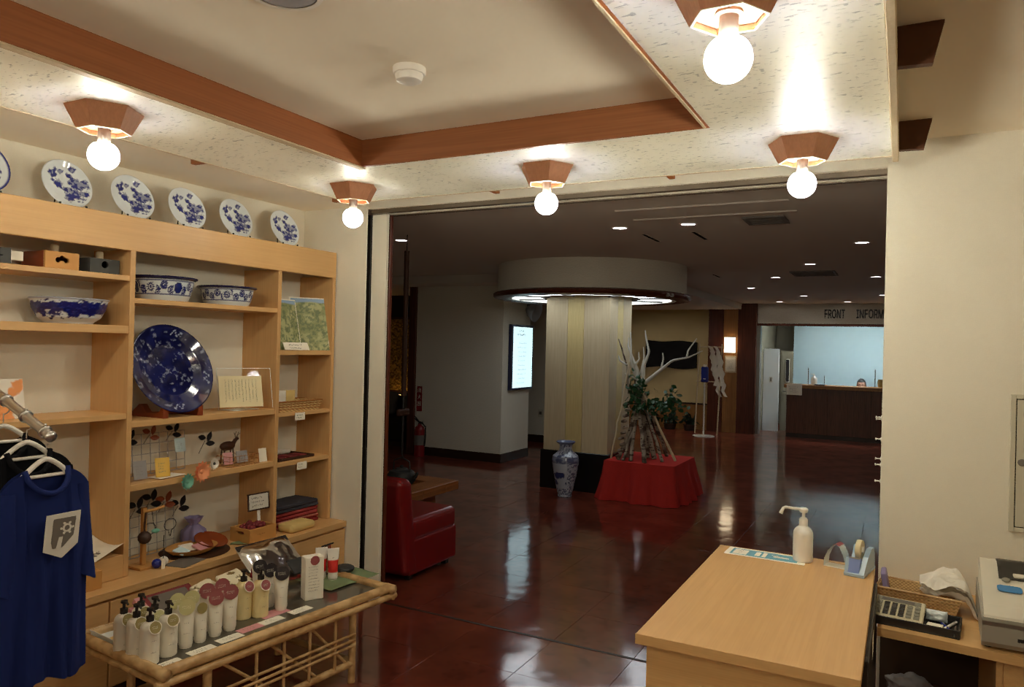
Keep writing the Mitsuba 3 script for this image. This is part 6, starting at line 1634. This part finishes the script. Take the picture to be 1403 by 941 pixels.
# ---- receptionist: one continuous body, seated behind the counter
def person():
    J = dict(pel=(0, .02, .46), wai=(0, .0, .66), che=(0, -.02, .86), shl=(-.17, 0, .93), shr=(.17, 0, .93), nek=(0, -.03, .975), hb=(0, -.05, 1.02), ell=(-.21, -.08, .70), elr=(.21, -.08, .70), wrl=(-.10, -.28, .72), wrr=(.10, -.28, .72), hil=(-.09, 0, .46), hir=(.09, 0, .46), knl=(-.11, -.40, .47), knr=(.11, -.40, .47), anl=(-.11, -.38, .135), anr=(.11, -.38, .135))
    def sph(p, r, s=(1, 1, 1)): q = trimesh.creation.icosphere(subdivisions=2, radius=1).vertices * r * np.array(s); return q + np.array(p)
    def bone(a, b, ra, rb, sa=(1, 1, 1), sb=(1, 1, 1)): return m3.Manifold.hull_points(np.vstack([sph(a, ra, sa), sph(b, rb, sb)]))
    bs = [bone(J['pel'], J['wai'], .15, .13, (1.15, .8, 1), (1.1, .75, 1)), bone(J['wai'], J['che'], .13, .14, (1.1, .75, 1), (1.2, .75, 1)), bone(J['che'], J['nek'], .13, .055, (1.2, .7, .8)), bone(J['shl'], J['shr'], .062, .062), bone(J['nek'], J['hb'], .05, .05)]
    for s_ in 'lr':
        bs += [bone(J['sh' + s_], J['el' + s_], .055, .042), bone(J['el' + s_], J['wr' + s_], .04, .027), bone(J['hi' + s_], J['kn' + s_], .085, .058), bone(J['kn' + s_], J['an' + s_], .056, .038), bone(J['an' + s_], np.array(J['an' + s_]) + [0, -.13, -.035], .038, .028)]
        w = np.array(J['wr' + s_]); sg = -1 if s_ == 'l' else 1
        bs.append(bone(w, w + [-sg * .02, -.075, -.005], .026, .034, (1, 1, .6), (1.1, 1, .5)))
        for k in range(4): b0 = w + [-sg * .02 + (k - 1.5) * .019, -.1, -.004]; L_ = (.06, .07, .066, .052)[k]; bs += [bone(b0, b0 + [0, -L_ * .5, .0], .009, .0085), bone(b0 + [0, -L_ * .5, 0], b0 + [0, -L_ * .95, -.014], .0085, .007)]
        tb_ = w + [-sg * .045, -.04, 0]; bs += [bone(tb_, tb_ + [-sg * .02, -.035, -.004], .011, .009), bone(tb_ + [-sg * .02, -.035, -.004], tb_ + [-sg * .018, -.065, -.01], .009, .007)]
    b = bs[0]
    for x in bs[1:]: b = b + x
    mm = b.refine_to_length(.022).to_mesh(); q = trimesh.Trimesh(mm.vert_properties[:, :3], mm.tri_verts); trimesh.smoothing.filter_taubin(q, iterations=6)
    return q
bd_ = person(); PX, PY, PZ = -.69, 16.0, -.06
v = np.asarray(bd_.vertices)
skinm = (np.abs(v[:, 0]) < .07) & (v[:, 2] > .965) | ((v[:, 1] < -.285) & (v[:, 2] > .6))
legs_ = v[:, 2] < .18
colr = np.where(skinm[:, None], cs(206, 160, 136), np.where(legs_[:, None], cs(20, 20, 22), cs(40, 42, 54)))
t = Thing('person', 'person with dark hair seated behind the front counter, only the head showing', 'person')
hd = trimesh.creation.icosphere(subdivisions=4, radius=1); hv = np.asarray(hd.vertices).copy()
x_, y_, z_ = hv.T
jaw = 1 - .28 * sstep(.1, 1, -z_) ; hv = np.stack([x_ * .075 * jaw, y_ * .092 * (1 - .12 * sstep(0, 1, -z_)) , z_ * .112], 1)
f_ = y_ < -.2
nose = np.exp(-((x_ / .13) ** 2 + ((z_ + .12) / .24) ** 2)) * f_; hv[:, 1] -= .018 * nose * sstep(-.5, -.05, -z_ + .05)
for s_ in (-1, 1): eye = np.exp(-(((x_ - s_ * .36) / .16) ** 2 + ((z_ - .05) / .11) ** 2)) * f_; hv[:, 1] += .010 * eye
mo = np.exp(-((x_ / .25) ** 2 + ((z_ + .48) / .08) ** 2)) * f_; hv[:, 1] += .004 * mo
hc = np.repeat([cs(206, 160, 136)], len(hv), 0)
hc[(f_ & (np.abs(np.abs(x_) - .36) < .12) & (np.abs(z_ - .05) < .045))] = cs(40, 28, 26); hc[(f_ & (np.abs(np.abs(x_) - .36) < .17) & (np.abs(z_ - .22) < .03))] = cs(40, 30, 28); hc[(f_ & (np.abs(x_) < .24) & (np.abs(z_ + .48) < .05))] = cs(176, 96, 92)
hm = trimesh.Trimesh(hv, hd.faces, process=False); hm.apply_transform(rotation_matrix(.18, [1, 0, 0]))
HO = np.array([PX, PY - .06, .998])
whole = cat(tr(bd_, t=(PX, PY, PZ)), tr(hm, t=HO))
t.add('body', whole, 'vc', True, color=np.vstack([colr, hc]))
for s_ in (-1, 1):
    e_ = trimesh.creation.icosphere(subdivisions=2, radius=1); e_.apply_scale([.01, .018, .03]); t.add('ear', tr(e_, t=HO + [s_ * .075, .005, -.005]), 'skin', True)
hr = trimesh.creation.icosphere(subdivisions=4, radius=1); w_ = np.asarray(hr.vertices); keep = ((w_[:, 1] > -.35 - .1 * w_[:, 2]) & (w_[:, 2] > -.75)) | (w_[:, 2] > .52)
hr = trimesh.Trimesh(w_ * [.083, .1, .119], hr.faces, process=False); hr.update_faces(keep[hr.faces].all(1)); hr.apply_transform(rotation_matrix(.18, [1, 0, 0])); t.add('hair', tr(hr, t=HO + [0, .005, .003]), 'hair', True)
t = Thing('office_stool', 'stool under the person behind the front counter', 'stool', at=(PX, PY + .04, -.0)); t.add('seat', tr(lathe([(0, 0), (.18, 0), (.2, .02), (.19, .035), (0, .04)], 28), t=(0, 0, .215)), 'black_cloth', 40); t.add('pole', rod((0, 0, .03), (0, 0, .22), .025, 12), 'steel', True); t.add('foot', lathe([(0, 0), (.22, 0), (.22, .02), (.03, .04), (0, .04)], 28), 'steel', 40)
